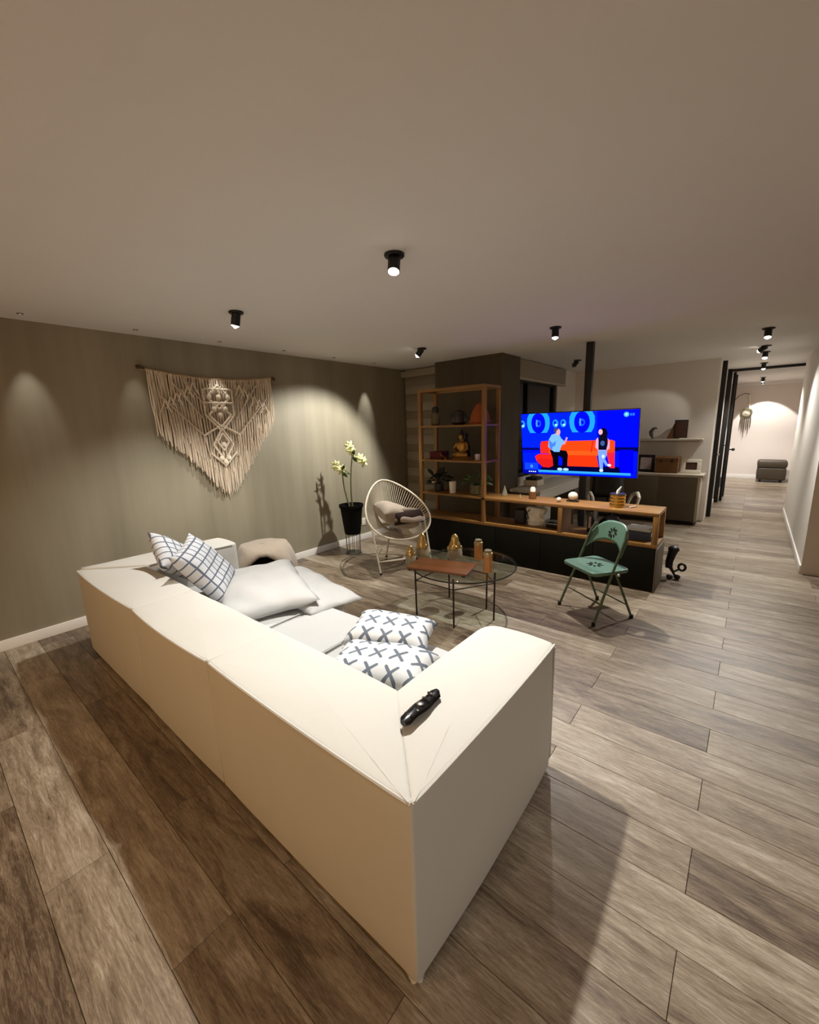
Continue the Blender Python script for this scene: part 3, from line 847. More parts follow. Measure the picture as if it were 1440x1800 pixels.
cord = []  # thin dark tube laid in a curl on the floor by the plant stand
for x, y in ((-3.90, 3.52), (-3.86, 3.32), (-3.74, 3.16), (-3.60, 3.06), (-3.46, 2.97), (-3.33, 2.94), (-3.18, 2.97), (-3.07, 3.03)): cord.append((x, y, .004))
tag(G().tube(cord, .0035, 6).obj('floor_loop', M['wire']), 'thin dark line curling on the floor from the plant stand', 'cord')

# ---------------------------------------------------------------- string lounge chair
t = thing('string_chair', 'cream corded egg shaped lounge chair beside the plant', 'chair', (-3.23, 3.622, 0))
F = Vector((.915, -.403, 0)); S = Vector((.403, .915, 0)); Z = Vector((0, 0, 1))
al = R(42.6); TV_ = -F*math.cos(al)+Z*math.sin(al); NV = -F*math.sin(al)-Z*math.cos(al)
P0 = F*.33+Z*.379; LR = .896
def rim(th):
    u = .5-.5*math.cos(th); w = .375*math.sin(th)*(1+.36*math.cos(th))
    return P0+TV_*(LR*u)+S*w+NV*(-.035*math.sin(th)**2)
rp = [rim(2*math.pi*k/84) for k in range(84)]
G().tube(rp, .011, 8, True).obj('rim', M['acapulco'], t)
C0 = P0+TV_*(LR*.36)+NV*.27
ring = [C0+S*.13*math.sin(2*math.pi*k/64)-TV_*.11*math.cos(2*math.pi*k/84) for k in range(84)]
G().tube(ring, .008, 6, True).obj('seat_ring', M['acapulco'], t)
g = G()
for k in range(84):
    a, b = rp[k], ring[k]; mid = (a+b)/2+NV*.05
    pts = [a*(1-s)**2+mid*2*s*(1-s)+b*s*s for s in (0, .2, .4, .6, .8, 1)]
    g.tube(pts, .0038, 5)
    if k % 2 == 0:
        b2 = ring[(k+42) % 84]; g.tube([ring[k], b2], .0026, 4)
o = g.obj('cords', M['acapulco'], t); o['kind'] = 'stuff'
feet = [(-.33, .29), (.33, .29), (0, -.30)]
tops = [P0+TV_*.30+S*-.345+NV*.02, P0+TV_*.30+S*.345+NV*.02, C0-F*.05+Z*.02]
low = []
for (a, bb), tp in zip(feet, tops):
    ft = S*a+F*bb; 
    G().tube([tp, ft+Z*.012], .010, 8).obj('leg', M['acapulco'], t)
    G().lathe([(.014, 0), (.014, .022)], 10, tuple(ft)).obj('foot_cap', M['black'], t)
    low.append(ft*.93+(tp-Z*tp.z)*.07+Z*.15)
rr = []
for i in range(3):
    a, b = low[i], low[(i+1) % 3]
    for s in (0, .25, .5, .75):
        p = a*(1-s)+b*s; c = sum(low, Vector())/3; rr.append(p+(p-c)*(.28*math.sin(math.pi*s)))
G().tube(rr, .006, 6, True).obj('base_ring', M['acapulco'], t)
bar = [low[0], (low[0]+low[1])/2+F*.03, low[1]]
G().tube(bar, .006, 6).obj('cross_bar', M['acapulco'], t)

cc = Vector((-3.23, 3.622, 0))+P0+TV_*.30+NV*.08+Z*.09
e = cushion('chair_cushion', 'beige fleece cushion in the string chair', M['beige'], .46, .44, .23, tuple(cc-F*.01), (R(8), R(22), R(66)), 'string chair textiles', .012, 41)
t = thing('fur_throw', 'rolled brown fur throw with beige folds in the string chair', 'throw', tuple(cc+F*.15+S*.07-Z*.015))
g = G()
for i in range(3):      # a loose roll
    pts = []; n = 26
g = G(); v = []; f = []; n = 40
for j in range(2):
    for i in range(n+1):
        a = i/n*4.6*math.pi; r = .035+.10*i/n
        p = S*((j-.5)*.0)+(F*.9*math.cos(a)+Z*.62*math.sin(a))*r
        v.append(p+S*(-.17 if j == 0 else .15))
for i in range(n): f.append((i, i+1, n+2+i, n+1+i))
o = g.add(v, f).obj('roll', M['brown_fur'], t, smooth=80); sm = o.modifiers.new('thickness', 'SOLIDIFY'); sm.thickness = .03
pts = [S*(-.18)+F*.05+Z*.0, S*(-.1)+F*.11+Z*.01, S*.0+F*.125-Z*.01, S*.1+F*.12-Z*.005, S*.17+F*.09-Z*.02]
G().tube(pts, [.02, .034, .03, .036, .02], 10).obj('fold', M['beige'], t, smooth=80)
pts = [S*(-.14)-F*.03+Z*.075, S*(-.05)-F*.02+Z*.085, S*.05-F*.02+Z*.08, S*.16-F*.03+Z*.06]
G().tube(pts, [.025, .034, .03, .02], 10).obj('fold', M['beige'], t, smooth=80)

# ---------------------------------------------------------------- coffee table
TC = Vector((-1.87, 2.98, 0)); TZ = .43; TRd = .46
t = thing('coffee_table', 'round glass coffee table on thin iron legs', 'coffee table', tuple(TC))
G().lathe([(.001, TZ), (TRd-.002, TZ), (TRd, TZ+.002), (TRd, TZ+.008), (TRd-.002, TZ+.010), (.001, TZ+.010)], 64).obj('glass_top', M['glass'], t)
G().tube([((TRd-.008)*math.cos(2*math.pi*k/64), (TRd-.008)*math.sin(2*math.pi*k/64), TZ-.008) for k in range(64)], .006, 6, True).obj('rim_ring', M['iron'], t)
legs = [Vector(p)-TC for p in ((-2.129, 2.63, 0), (-1.743, 2.63, 0), (-1.549, 2.946, 0), (-1.709, 3.108, 0), (-2.122, 3.128, 0))]
for p in legs:
    q = p.normalized()*min(TRd-.02, p.length*1.02)
    G().tube([p, Vector((q.x, q.y, TZ-.006))], .0075, 8).obj('leg', M['iron'], t)
G().tube([(p.x, p.y, .33) for p in legs], .005, 6, True).obj('brace_ring', M['iron'], t)

t = thing('wood_tray', 'rectangular wooden tray board on the coffee table', 'tray', (-1.935, 2.745, TZ+.0115), R(14))
G().box(-.265, .265, -.145, .145, .010, .030).obj('board', M['tray'], t, bevel=.005)
for sx in (-1, 1):
    G().box(sx*.235-.015, sx*.235+.015, -.145, .145, 0, .010).obj('runner', M['black'], t, bevel=.002)

def candle(x, y, label, dz=0.):
    t = thing('candle_jar', label, 'candle', (x, y, TZ+.0108), 0, 'amber candle jars on the coffee table')
    G().lathe([(.030, 0), (.036, .004), (.037, .06), (.037, .14)], 24).obj('jar_glass', M['jar'], t)
    G().lathe([(.038, .141), (.038, .165), (.034, .17)], 24).obj('collar', M['jar_lid'], t)
    G().lathe([(.031, .17), (.031, .186), (.026, .19), (.001, .19)], 20).obj('stopper', M['clear'], t)
candle(-1.80, 3.12, 'amber candle jar standing further back on the coffee table')
candle(-1.575, 2.885, 'amber candle jar at the right edge of the coffee table')
def gold_ornament(x, y, h, r, label, rz):
    t = thing('gold_ornament', label, 'ornament', (x, y, TZ+.0108), rz, 'gold ornaments on the coffee table')
    G().lathe([(r*.80, 0), (r*.98, .015), (r*1.0, h*.2), (r*.93, h*.36), (r*.82, h*.44)], 16).obj('glass_base', M['clear'], t, smooth=50)
    G().lathe([(r*.80, h*.42), (r*.78, h*.52), (r*.66, h*.64), (r*.52, h*.72), (r*.50, h*.80), (r*.40, h*.90), (r*.2, h*.97), (.001, h)], 14).obj('gold_cap', M['gold_soft'], t, smooth=50)
    for k in range(4):
        q = 2*math.pi*k/4+.4
        G().ball((r*.68*math.cos(q), r*.68*math.sin(q), h*(.42+.05*(k % 2))), (r*.34, r*.34, h*.12), 10, 6).obj('gold_lobe', M['gold_soft'], t)
gold_ornament(-1.99, 3.03, .235, .07, 'gold capped glass ornament alone behind the tray', .3)
gold_ornament(-2.26, 2.90, .235, .066, 'tall gold ornament left of the tray', .9)
gold_ornament(-2.255, 2.72, .16, .046, 'short gold ornament at the left table edge', 1.7)

# ---------------------------------------------------------------- green folding chair
CF = Vector((-.572, -.82, 0)); CS = Vector((.82, -.572, 0))
t = thing('folding_chair', 'green metal folding chair before the console', 'chair', (-.925, 3.60, 0))
def cp(s, f, z): return CS*s+CF*f+Z*z
for sg in (-1, 1):
    G().tube([cp(sg*.223, .19, .012), cp(sg*.205, .03, .40), cp(sg*.198, -.085, .68), cp(sg*.178, -.115, .75)], .0105, 8).obj('front_leg', M['green_dark'], t)
    G().tube([cp(sg*.205, -.20, .012), cp(sg*.195, -.02, .41)], .0105, 8).obj('rear_leg', M['green_dark'], t)
    for f_ in (.19, -.20):
        G().lathe([(.016, 0), (.016, .03)], 10, tuple(cp(sg*(.223 if f_ > 0 else .205), f_, 0))).obj('rubber_foot', M['black'], t)
    G().ball(tuple(cp(sg*.213, -.03, .40)), (.014, .014, .012), 10, 6).obj('hinge_bolt', M['chrome'], t)
G().tube([cp(-.215, .125, .17), cp(.215, .125, .17)], .006, 6).obj('stretcher', M['green_dark'], t)
G().tube([cp(-.20, -.155, .12), cp(.20, -.155, .12)], .006, 6).obj('stretcher', M['green_dark'], t)
# seat pan
g = G(); pl = []
for x, y in rect_plan(-.205, .205, -.16, .20, .05, 6): pl.append((CS.x*x+CF.x*y, CS.y*x+CF.y*y))
# keep it counter-clockwise
ar = sum(pl[i-1][0]*pl[i][1]-pl[i][0]*pl[i-1][1] for i in range(len(pl)))
if ar < 0: pl.reverse()
seat_o = g.puffy(pl, .405, .437, .012, -.006).obj('seat', M['green_metal'], t, smooth=60)
def emblem(center, ax, ay, an, size, parent):
    """a pierced flower: eight petals and a centre"""
    for k in range(8):
        a = 2*math.pi*k/8; d = ax*math.cos(a)+ay*math.sin(a); s = d.cross(an)
        c = center+d*size*.62
        v = [c-d*size*.3, c-s*size*.14, c+d*size*.34, c+s*size*.14]
        v = [p-an*.0015 for p in v]+[p+an*.0015 for p in v]
        G().add(v, [(0, 1, 2, 3), (7, 6, 5, 4), (0, 4, 5, 1), (1, 5, 6, 2), (2, 6, 7, 3), (3, 7, 4, 0)]).obj('pierced_petal', M['cabinet_dark'], parent, smooth=0)
emblem(cp(0, .02, .4335), CS, CF, Z, .07, seat_o)
# curved back panel
v = []; f = []; n = 18; K = 8
for j in range(K+1):
    q = j/K
    for i in range(n+1):
        u = -1+2*i/n
        top = .79-.115*abs(u)**3.2; bot = .60+.03*(1-u*u)-.06*abs(u)**3
        z = bot+(top-bot)*q
        fr = -.075-(z-.62)*.42-.035*(1-u*u)
        v.append(cp(.202*u, fr, z))
for j in range(K):
    for i in range(n): f.append((j*(n+1)+i, j*(n+1)+i+1, (j+1)*(n+1)+i+1, (j+1)*(n+1)+i))
bk = G().add(v, f).obj('backrest', M['green_metal'], t, smooth=80)
sm = bk.modifiers.new('thickness', 'SOLIDIFY'); sm.thickness = .012
nrm = (CF*.92+Z*.36).normalized(); ay = (Z-nrm*Z.dot(nrm)).normalized()
emblem(cp(0, -.140, .695)+nrm*.004, CS, ay, nrm, .052, bk)

# ---------------------------------------------------------------- shelving unit: low cabinet, open console, bookcase
UX0, UXM, UX1, UY0, UY1 = -3.39, -2.435, -.60, 4.325, 4.715
t = thing('shelving_unit', 'teak bookcase and long open console on dark cabinets', 'shelving unit', (0, 0, 0))
body = G().box(UX0+.01, UX1-.005, UY0+.02, UY1-.005, .02, .435).obj('base_cabinet', M['cabinet_dark'], t, bevel=.004)
nd_ = 5
for i in range(nd_):
    a = UX0+.012+(UX1-UX0-.02)*i/nd_; b = UX0+.012+(UX1-UX0-.02)*(i+1)/nd_
    G().box(a+.002, b-.002, UY0, UY0+.019, .02, .432).obj('cabinet_front', M['cabinet_dark'], t, bevel=.003)
G().box(UX1-.004, UX1+.012, UY0, UY1, .004, .435).obj('end_panel', M['taupe'], t, bevel=.003)
G().box(UX0, UX1, UY0, UY1, .436, .472).obj('lower_board', M['walnut'], t, bevel=.004)
G().box(UXM-.02, UX1, UY0, UY1, .742, .775).obj('console_top', M['walnut'], t, bevel=.004)
pw_ = .048
for x, y0, y1 in ((UX1-pw_, UY0, UY0+.05), (UX1-pw_, UY1-.05, UY1), (-1.535, UY0, UY0+.30)):
    G().box(x, x+pw_, y0, y1, .473, .741).obj('post', M['walnut_z'], t, bevel=.003)
for x in (UX0, UXM-pw_/2):
    for y0, y1 in ((UY0, UY0+.045), (UY1-.045, UY1)):
        G().box(x, x+.045, y0, y1, .473, 2.045).obj('post', M['walnut_z'], t, bevel=.003)
G().box(UX0, UXM+.021, UY0, UY0+.03, 2.046, 2.08).obj('top_rail', M['walnut'], t, bevel=.003)
G().box(UX0, UXM+.021, UY1-.03, UY1, 2.046, 2.08).obj('top_rail', M['walnut'], t, bevel=.003)
for x in (UX0, UXM-.024):
    G().box(x, x+.045, UY0+.031, UY1-.031, 2.046, 2.08).obj('top_rail', M['walnut'], t, bevel=.003)
for z in (1.632, 1.205, .775):
    G().box(UX0+.046, UXM-.026, UY0+.004, UY1-.004, z-.024, z).obj('shelf', M['walnut'], t, bevel=.003)
    for x in (UX0+.005, UXM-.019):
        if z > .8 or x < -3: G().box(x, x+.034, UY0+.046, UY1-.046, z-.024, z).obj('side_rail', M['walnut'], t, bevel=.003)

# things on the bookcase
BY = 4.50
z1, z2, z3 = 1.6325, 1.2055, .7755
t = thing('figurine', 'olive glazed bottle figurine at the left of the top shelf', 'figurine', (-3.24, BY, z1))
G().lathe([(.045, 0), (.06, .02), (.058, .12), (.045, .16)], 18).obj('body', M['olive_glaze'], t)
G().lathe([(.043, .16), (.05, .19), (.04, .23), (.015, .245), (.001, .247)], 16).obj('head', M['dark_glaze'], t)
t = thing('lidded_pot', 'dark lidded pot in the middle of the top shelf', 'pot', (-2.88, BY, z1))
G().lathe([(.07, 0), (.10, .03), (.105, .10), (.085, .14)], 22).obj('bowl', M['dark_glaze'], t)
G().lathe([(.088, .14), (.06, .165), (.03, .175), (.03, .19), (.001, .195)], 20).obj('lid', M['dark_glaze'], t)
t = thing('terracotta_dome', 'orange brown domed vessel at the right of the top shelf', 'vessel', (-2.58, BY, z1))
G().lathe([(.12, 0), (.13, .03), (.12, .05)], 24).obj('dish', M['orange'], t)
G().lathe([(.118, .05), (.105, .12), (.075, .19), (.035, .24), (.001, .25)], 24).obj('dome', M['orange'], t)
t = thing('red_cloth_box', 'dark red cloth covered box on the middle shelf', 'box', (-3.20, BY+.02, z2), R(6))
G().box(-.09, .09, -.10, .10, 0, .075).obj('base', M['red'], t, bevel=.006)
G().box(-.093, .093, -.103, .103, .076, .095).obj('lid', M['red'], t, bevel=.006)
# seated golden statue
t = thing('golden_statue', 'seated golden statue with dark hair on the middle shelf', 'statue', (-2.84, BY, z2))
G().lathe([(.125, 0), (.13, .015), (.10, .04)], 22, sy=.75).obj('plinth', M['gold_dull'], t)
g = G()
g.tube([(-.10, -.03, .055), (0, -.085, .06), (.10, -.03, .055)], [.03, .038, .03], 10)
o = g.obj('crossed_legs', M['gold_dull'], t)
G().lathe([(.055, .04), (.06, .09), (.075, .17), (.062, .21), (.024, .235), (.024, .25)], 18, sy=.7).obj('torso', M['gold_dull'], t)
for sx in (-1, 1):
    G().tube([(sx*.07, 0, .195), (sx*.10, -.03, .13), (sx*.03, -.085, .09)], [.02, .018, .013], 8).obj('arm', M['gold_dull'], t)
G().ball((0, -.005, .28), (.034, .037, .043), 14, 8).obj('head', M['gold_dull'], t)
G().lathe([(.042, .25), (.046, .285), (.036, .325), (.02, .345), (.018, .365), (.001, .375)], 14, (0, .01, 0)).obj('hair', M['dark_glaze'], t)
v = [(-.02, .03, .3), (.06, .05, .33), (.11, .05, .12), (.10, .05, .01), (-.02, .05, .01)]
G().prism([(p[0], p[2]) for p in v], 'y', .045, .06).obj('shawl', M['dark_glaze'], t, bevel=.008)
t = thing('golden_bird', 'small pale golden bird dish before the statue', 'ornament', (-3.02, BY-.10, z2))
G().lathe([(.02, 0), (.012, .012), (.03, .03), (.045, .04), (.04, .043), (.02, .034)], 16).obj('dish', M['gold'], t)
G().tube([(-.04, 0, .036), (-.07, 0, .06), (-.085, 0, .085)], [.012, .009, .003], 8).obj('wing', M['gold'], t)
tag(G().lathe([(.03, 0), (.031, .004), (.031, .066), (.026, .07), (.001, .066)], 20).obj('pillar_candle', M['porcelain'], loc=(-2.60, BY-.02, z2)), 'short white pillar candle on the middle shelf', 'candle')
def leafy(name, label, x, y, z, pot_m, leaf_m, h, spread, n, seed, pr=.06, ph=.10):
    t = thing(name, label, 'plant', (x, y, z))
    G().lathe([(pr*.75, 0), (pr, .01), (pr*1.05, ph), (pr*.95, ph+.002), (pr*.92, ph-.01)], 20).obj('pot', pot_m, t)
    G().lathe([(pr*.93, ph-.012), (.001, ph-.008)], 16).obj('soil', M['soil'], t)
    rg = random.Random(seed)
    for k in range(n):
        a = rg.uniform(0, 6.28); e = rg.uniform(.3, 1.3)
        d = Vector((math.cos(a)*math.cos(e), math.sin(a)*math.cos(e)*.7, math.sin(e)))
        c = Vector((0, 0, ph-.01))
        L = h*rg.uniform(.45, .95)
        g = G(); g.tube([c, c+d*L*.5+Z*.01, c+d*L], .0025, 4)
        petal(g, c+d*L*.85, d+Vector((0, 0, -.5)), rg.uniform(.06, .10)*spread, .022*spread, -.25)
        o = g.obj('leaf', leaf_m, t, smooth=80)
        sm = o.modifiers.new('thickness', 'SOLIDIFY'); sm.thickness = .0015
    return t
p_ = leafy('shelf_plant', 'dark bushy plant at the left of the bottom shelf', -3.20, BY, z3, M['dark_glaze'], M['leaf_dark'], .22, 1.1, 26, 5)
G().ball((-.05, -.06, .13), .02, 8, 5).obj('blossom', M['porcelain'], p_)
tag(G().lathe([(.034, 0), (.038, .005), (.045, .14), (.047, .15), (.042, .15), (.036, .02)], 22).obj('tall_cup', M['porcelain'], loc=(-2.935, BY-.07, z3)), 'tall white cup on the bottom bookcase shelf', 'cup')
leafy('shelf_plant', 'green leafed plant in olive pot at the right of the bottom shelf', -2.62, BY, z3, M['olive_glaze'], M['leaf'], .2, 1.1, 24, 9, .085, .12)

# things on and in the console
zt = .7755
t = thing('candle_glass', 'dark glass with pale candle on the left of the console top', 'candle', (-1.90, 4.52, zt))
G().lathe([(.038, 0), (.042, .004), (.042, .085), (.039, .086), (.038, .01)], 22).obj('glass', M['brown_box'], t)
G().lathe([(.03, .01), (.03, .12), (.02, .135), (.001, .13)], 18).obj('candle', M['porcelain'], t)
for x, y, h, lab in ((-2.27, 4.56, .13, 'clear glass pyramid on the console beside the bookcase'), (-2.03, 4.47, .055, 'small glass cone left of the candle glass')):
    t = thing('glass_cone', lab, 'ornament', (x, y, zt))
    G().lathe([(h*.30, 0), (h*.30, .006), (.001, h)], 12).obj('cone', M['clear'], t, smooth=20)
    G().lathe([(h*.32, 0), (h*.32, .004)], 12).obj('rim', M['gold'], t)
t = thing('shell_ornament', 'round white shell ornament on the middle of the console top', 'ornament', (-1.46, 4.56, zt))
G().box(-.06, .06, -.03, .03, 0, .018).obj('stand', M['dark_glaze'], t, bevel=.004)
G().ball((0, 0, .062), (.052, .045, .046), 16, 9).obj('shell', M['porcelain'], t)
tag(G().ball((0, 0, .0262), (.026, .026, .026), 14, 8).obj('stone_ball', M['porcelain'], loc=(-1.58, 4.47, zt)), 'small pale ball lying beside the white shell ornament', 'ornament')
t = thing('gold_canister', 'gold ribbed canister on the right of the console top', 'canister', (-1.0, 4.50, zt))
prof = []
for k in range(25): prof.append((.068+.006*abs(math.sin(k*math.pi/6)), .001+.13*k/24))
G().lathe([(.06, 0)]+prof+[(.062, .131), (.062, .02)], 26).obj('can', M['gold'], t)
G().lathe([(.071, .126), (.073, .13), (.071, .134)], 26).obj('dark_rim', M['dark_glaze'], t)
G().tube([(-.02, 0, .03), (.0, .005, .16), (.025, .01, .205)], [.008, .016, .006], 8).obj('white_chair_back', M['porcelain'], t)  # stands for the white chair back behind, modelled as part of the canister
tag(G().box(-.045, .045, -.011, .011, 0, .012).obj('wood_stick', M['taupe_light'], bevel=.003, loc=(-.86, 4.52, zt), rot=(0, 0, R(62))), 'short pale wooden stick near the console end', 'stick')
zl = .4725
t = thing('paper_bag', 'crumpled white paper bag inside the console', 'bag', (-1.85, 4.53, zl))
v = []; f = []; n = 12; K = 7
rg = random.Random(2)
for j in range(K+1):
    for i in range(n):
        a = 2*math.pi*i/n; q = j/K
        r = .085*(1.0+.25*q)+rg.uniform(-.018, .018)
        v.append((r*math.cos(a)*1.1, r*math.sin(a)*.7, .21*q+rg.uniform(-.01, .01)*(1 if j else 0)+(.0 if j else 0)))
for j in range(K):
    for i in range(n): f.append((j*n+i, j*n+(i+1) % n, (j+1)*n+(i+1) % n, (j+1)*n+i))
f.append(tuple(reversed(range(n))))
o = G().add(v, f).obj('bag_skin', M['paper'], t, smooth=20); sm = o.modifiers.new('thickness', 'SOLIDIFY'); sm.thickness = .002
G().tube([(-.05, -.05, .19), (-.09, -.06, .15), (-.07, -.07, .08)], .006, 6).obj('handle', M['black'], t)
t = thing('speaker_box', 'black box left of the paper bag in the console', 'box', (-2.03, 4.54, zl))
G().box(-.06, .06, -.08, .08, .004, .17).obj('case', M['black'], t, bevel=.008)
G().box(-.05, .05, -.085, -.0805, .015, .16).obj('grille', M['dark_glaze'], t, bevel=.002)
t = thing('media_player', 'flat black media player right of the paper bag', 'media player', (-1.63, 4.55, zl))
G().box(-.08, .08, -.10, .10, .006, .06).obj('case', M['black_gloss'], t, bevel=.006)
G().box(-.08, .08, -.103, -.1005, .048, .056).obj('trim_strip', M['chrome'], t)
for sx in (-1, 1): G().lathe([(.01, 0), (.01, .006)], 8, (sx*.06, 0, 0)).obj('foot', M['black'], t)
t = thing('game_console', 'dark upright device among cables in the console', 'device', (-1.24, 4.55, zl))
G().box(-.03, .03, -.10, .10, .01, .235).obj('case', M['black_gloss'], t, bevel=.01)
G().lathe([(.05, 0), (.05, .008), (.03, .010)], 18).obj('stand', M['black'], t)
G().box(-.012, .012, -.104, -.1005, .06, .18).obj('white_label', M['photo_pale'], t)
for j, pts in enumerate((((-1.44, 4.45, .006), (-1.40, 4.40, .03), (-1.36, 4.44, .08), (-1.38, 4.5, .16)), ((-1.18, 4.40, .006), (-1.12, 4.42, .05), (-1.14, 4.48, .09), (-1.20, 4.46, .02)))):
    tag(G().tube([(p[0], p[1], zl+p[2]) for p in pts], .005, 6).obj('cable', M['chrome']), ('silver cable curling by the middle console post', 'silver cable curling right of the upright device')[j], 'cable')
for j, (dz, th, m, lab) in enumerate(((0, .04, 'blue_book', 'slate bottom book in the console end'), (.0405, .05, 'blue_book', 'slate middle book in the console end'), (.091, .022, 'paper', 'white top book in the console end'))):
    t = thing('stacked_book', lab, 'book', (-.78, 4.53, zl+dz), R(4-5*j), 'books in the console end')
    G().box(-.11, .11, -.085, .085, .003, th-.003).obj('pages', M['paper'], t)
    G().box(-.113, .113, -.088, .088, 0, .003).obj('cover', M[m], t); G().box(-.113, .113, -.088, .088, th-.003, th).obj('cover', M[m], t)
    G().box(-.113, .113, -.091, -.088, 0, th).obj('spine', M[m], t)
t = thing('folded_cloth', 'blue grey cloth over a dark bundle behind the folding chair', 'cloth', (-1.08, 4.56, zl))
G().ball((0, 0, .09), (.10, .09, .09), 16, 9).obj('bundle', M['black'], t)
G().ball((.03, -.01, .15), (.07, .07, .05), 14, 8).obj('cloth', M['blue_book'], t)

# ---------------------------------------------------------------- television on its pole
t = thing('tv_pole', 'black square ceiling pole carrying the television', 'pole', (-1.53, 5.13, 0))
G().box(-.04, .04, -.03, .03, .002, ZC-.002).obj('pole', M['black'], t, bevel=.004)
G().box(-.08, .08, -.07, .07, .001, .012).obj('floor_plate', M['black'], t)
G().box(-.14, .14, -.075, -.031, 1.22, 1.50).obj('bracket', M['black'], t, bevel=.004)
tv = thing('television', 'wide television showing a blue studio with red couch', 'television', (-1.585, 4.945, 1.372))
tv.rotation_euler = (R(9), 0, R(1.0))
TW, TH = 1.30, .75
G().box(-TW/2, TW/2, .0, .035, -TH/2, TH/2).obj('casing', M['black_gloss'], tv, bevel=.004)
G().box(-.25, .25, .035, .07, -.22, .16).obj('back_housing', M['black'], tv, bevel=.01)
cols = {}
SCR = 1.15
def scr(c):
    if c not in cols: cols[c] = emitter('screen_%d_%d_%d' % c, c, SCR)
    return cols[c]
g = G(); pm = []; depth = [0]
SW, SHH = TW-.012, TH-.014
def sp(u, v, k): return ((u-.5)*SW, -.0012-.00012*k, (v-.5)*SHH)
def poly(pts, c):
    depth[0] += 1; k = depth[0]
    m = scr(c)
    if m not in pm: pm.append(m)
    g.add([sp(min(1, max(0, u)), min(1, max(0, v)), k) for u, v in pts], [tuple(range(len(pts)))], pm.index(m))
def rect(u0, u1, v0, v1, c): poly([(u0, v0), (u1, v0), (u1, v1), (u0, v1)], c)
def ell(u, v, ru, rv, c, n=22): poly([(u+ru*math.cos(2*math.pi*i/n), v+rv*math.sin(2*math.pi*i/n)) for i in range(n)], c)
B0, B1, LB = (0, 8, 250), (0, 30, 250), (28, 150, 255)
rect(0, 1, 0, 1, B0); rect(0, .68, .42, 1, B1); rect(0, 1, 0, .40, (0, 14, 225)); rect(0, .18, .18, .36, (0, 26, 235))
rect(0, .17, .405, .445, (2, 6, 90)); rect(.82, 1, .40, .46, (2, 4, 80)); rect(.86, .97, .06, .42, (0, 0, 235))
for uc in (.165, .555):
    poly([(uc-.085, 1), (uc-.105, .93), (uc-.108, .84), (uc-.10, .76), (uc-.08, .69), (uc+.08, .69), (uc+.10, .76), (uc+.108, .84), (uc+.105, .93), (uc+.085, 1)], LB)
    ell(uc, .845, .066, .165, (0, 8, 235), 28)
    ell(uc, .84, .026, .055, (24, 90, 255)); ell(uc+.004, .84, .012, .03, (0, 8, 235)); rect(uc-.02, uc-.008, .79, .90, (70, 150, 255))
for uc in (.012, .325, .395):
    ell(uc, .835, .026, .062, (30, 140, 255)); ell(uc-.004, .845, .012, .028, (0, 20, 235)); ell(uc+.006, .81, .012, .02, (150, 215, 255))
ell(.905, .935, .020, .036, (70, 170, 255)); ell(.905, .935, .009, .016, (160, 220, 255)); rect(.932, .945, .915, .95, (40, 110, 255)); rect(.95, .965, .915, .95, (40, 110, 255))
poly([(.17, .06), (.88, .06), (.86, .16), (.20, .16)], (1, 2, 50))
RD, OR, RD2 = (235, 40, 22), (250, 66, 16), (205, 26, 24)
poly([(.18, .35), (.18, .50), (.19, .55), (.26, .56), (.26, .35)], RD); poly([(.26, .34), (.26, .55), (.80, .57), (.825, .55), (.828, .14), (.80, .14), (.80, .34)], OR)
poly([(.125, .30), (.16, .34), (.31, .34), (.315, .16), (.26, .115), (.20, .12), (.14, .22)], (238, 34, 22)); poly([(.14, .22), (.20, .12), (.26, .115), (.315, .16), (.31, .25), (.16, .27)], RD2)
poly([(.43, .36), (.68, .36), (.70, .15), (.43, .15)], (238, 50, 14)); poly([(.43, .40), (.68, .40), (.69, .33), (.43, .33)], (255, 84, 24)); poly([(.64, .38), (.655, .56), (.645, .56), (.63, .38)], RD2)
poly([(.76, .38), (.825, .38), (.825, .14), (.79, .14)], (225, 30, 60))
# man: trousers, shirt, head, hand, shoes
poly([(.27, .41), (.31, .42), (.42, .40), (.435, .34), (.425, .12), (.385, .12), (.385, .28), (.35, .32), (.345, .12), (.30, .12), (.295, .27)], (4, 4, 14))
poly([(.255, .46), (.262, .58), (.29, .66), (.325, .675), (.36, .66), (.375, .60), (.40, .56), (.408, .50), (.385, .50), (.37, .45), (.36, .38), (.31, .38)], (112, 172, 250))
poly([(.262, .58), (.27, .44), (.29, .40), (.30, .52), (.33, .56), (.32, .48)], (66, 120, 225))
poly([(.385, .50), (.408, .50), (.425, .56), (.435, .61), (.42, .62), (.41, .57)], (196, 140, 165)); ell(.345, .70, .024, .056, (205, 150, 160)); ell(.332, .725, .022, .045, (60, 60, 110)); ell(.35, .695, .018, .042, (210, 156, 160))
ell(.36, .095, .024, .024, (170, 205, 255)); ell(.415, .095, .026, .022, (170, 205, 255))
# woman: hair, top, arms, jeans, shoes
ell(.73, .665, .036, .085, (8, 6, 26)); poly([(.72, .64), (.765, .62), (.77, .46), (.74, .44)], (8, 6, 26)); ell(.71, .69, .017, .042, (220, 168, 180))
poly([(.675, .58), (.69, .61), (.70, .50), (.72, .43), (.76, .43), (.775, .56), (.765, .60), (.785, .56), (.785, .44), (.75, .395), (.70, .40), (.67, .46)], (205, 150, 190))
poly([(.695, .60), (.72, .62), (.75, .60), (.765, .56), (.76, .42), (.695, .42)], (6, 8, 34)); ell(.728, .52, .018, .04, (60, 80, 140))
poly([(.69, .41), (.765, .42), (.765, .34), (.75, .28), (.775, .20), (.76, .17), (.735, .24), (.735, .12), (.71, .12), (.70, .26)], (112, 150, 235)); ell(.735, .32, .012, .03, (190, 215, 255))
ell(.722, .10, .016, .024, (200, 225, 255)); ell(.785, .185, .016, .02, (240, 225, 255))
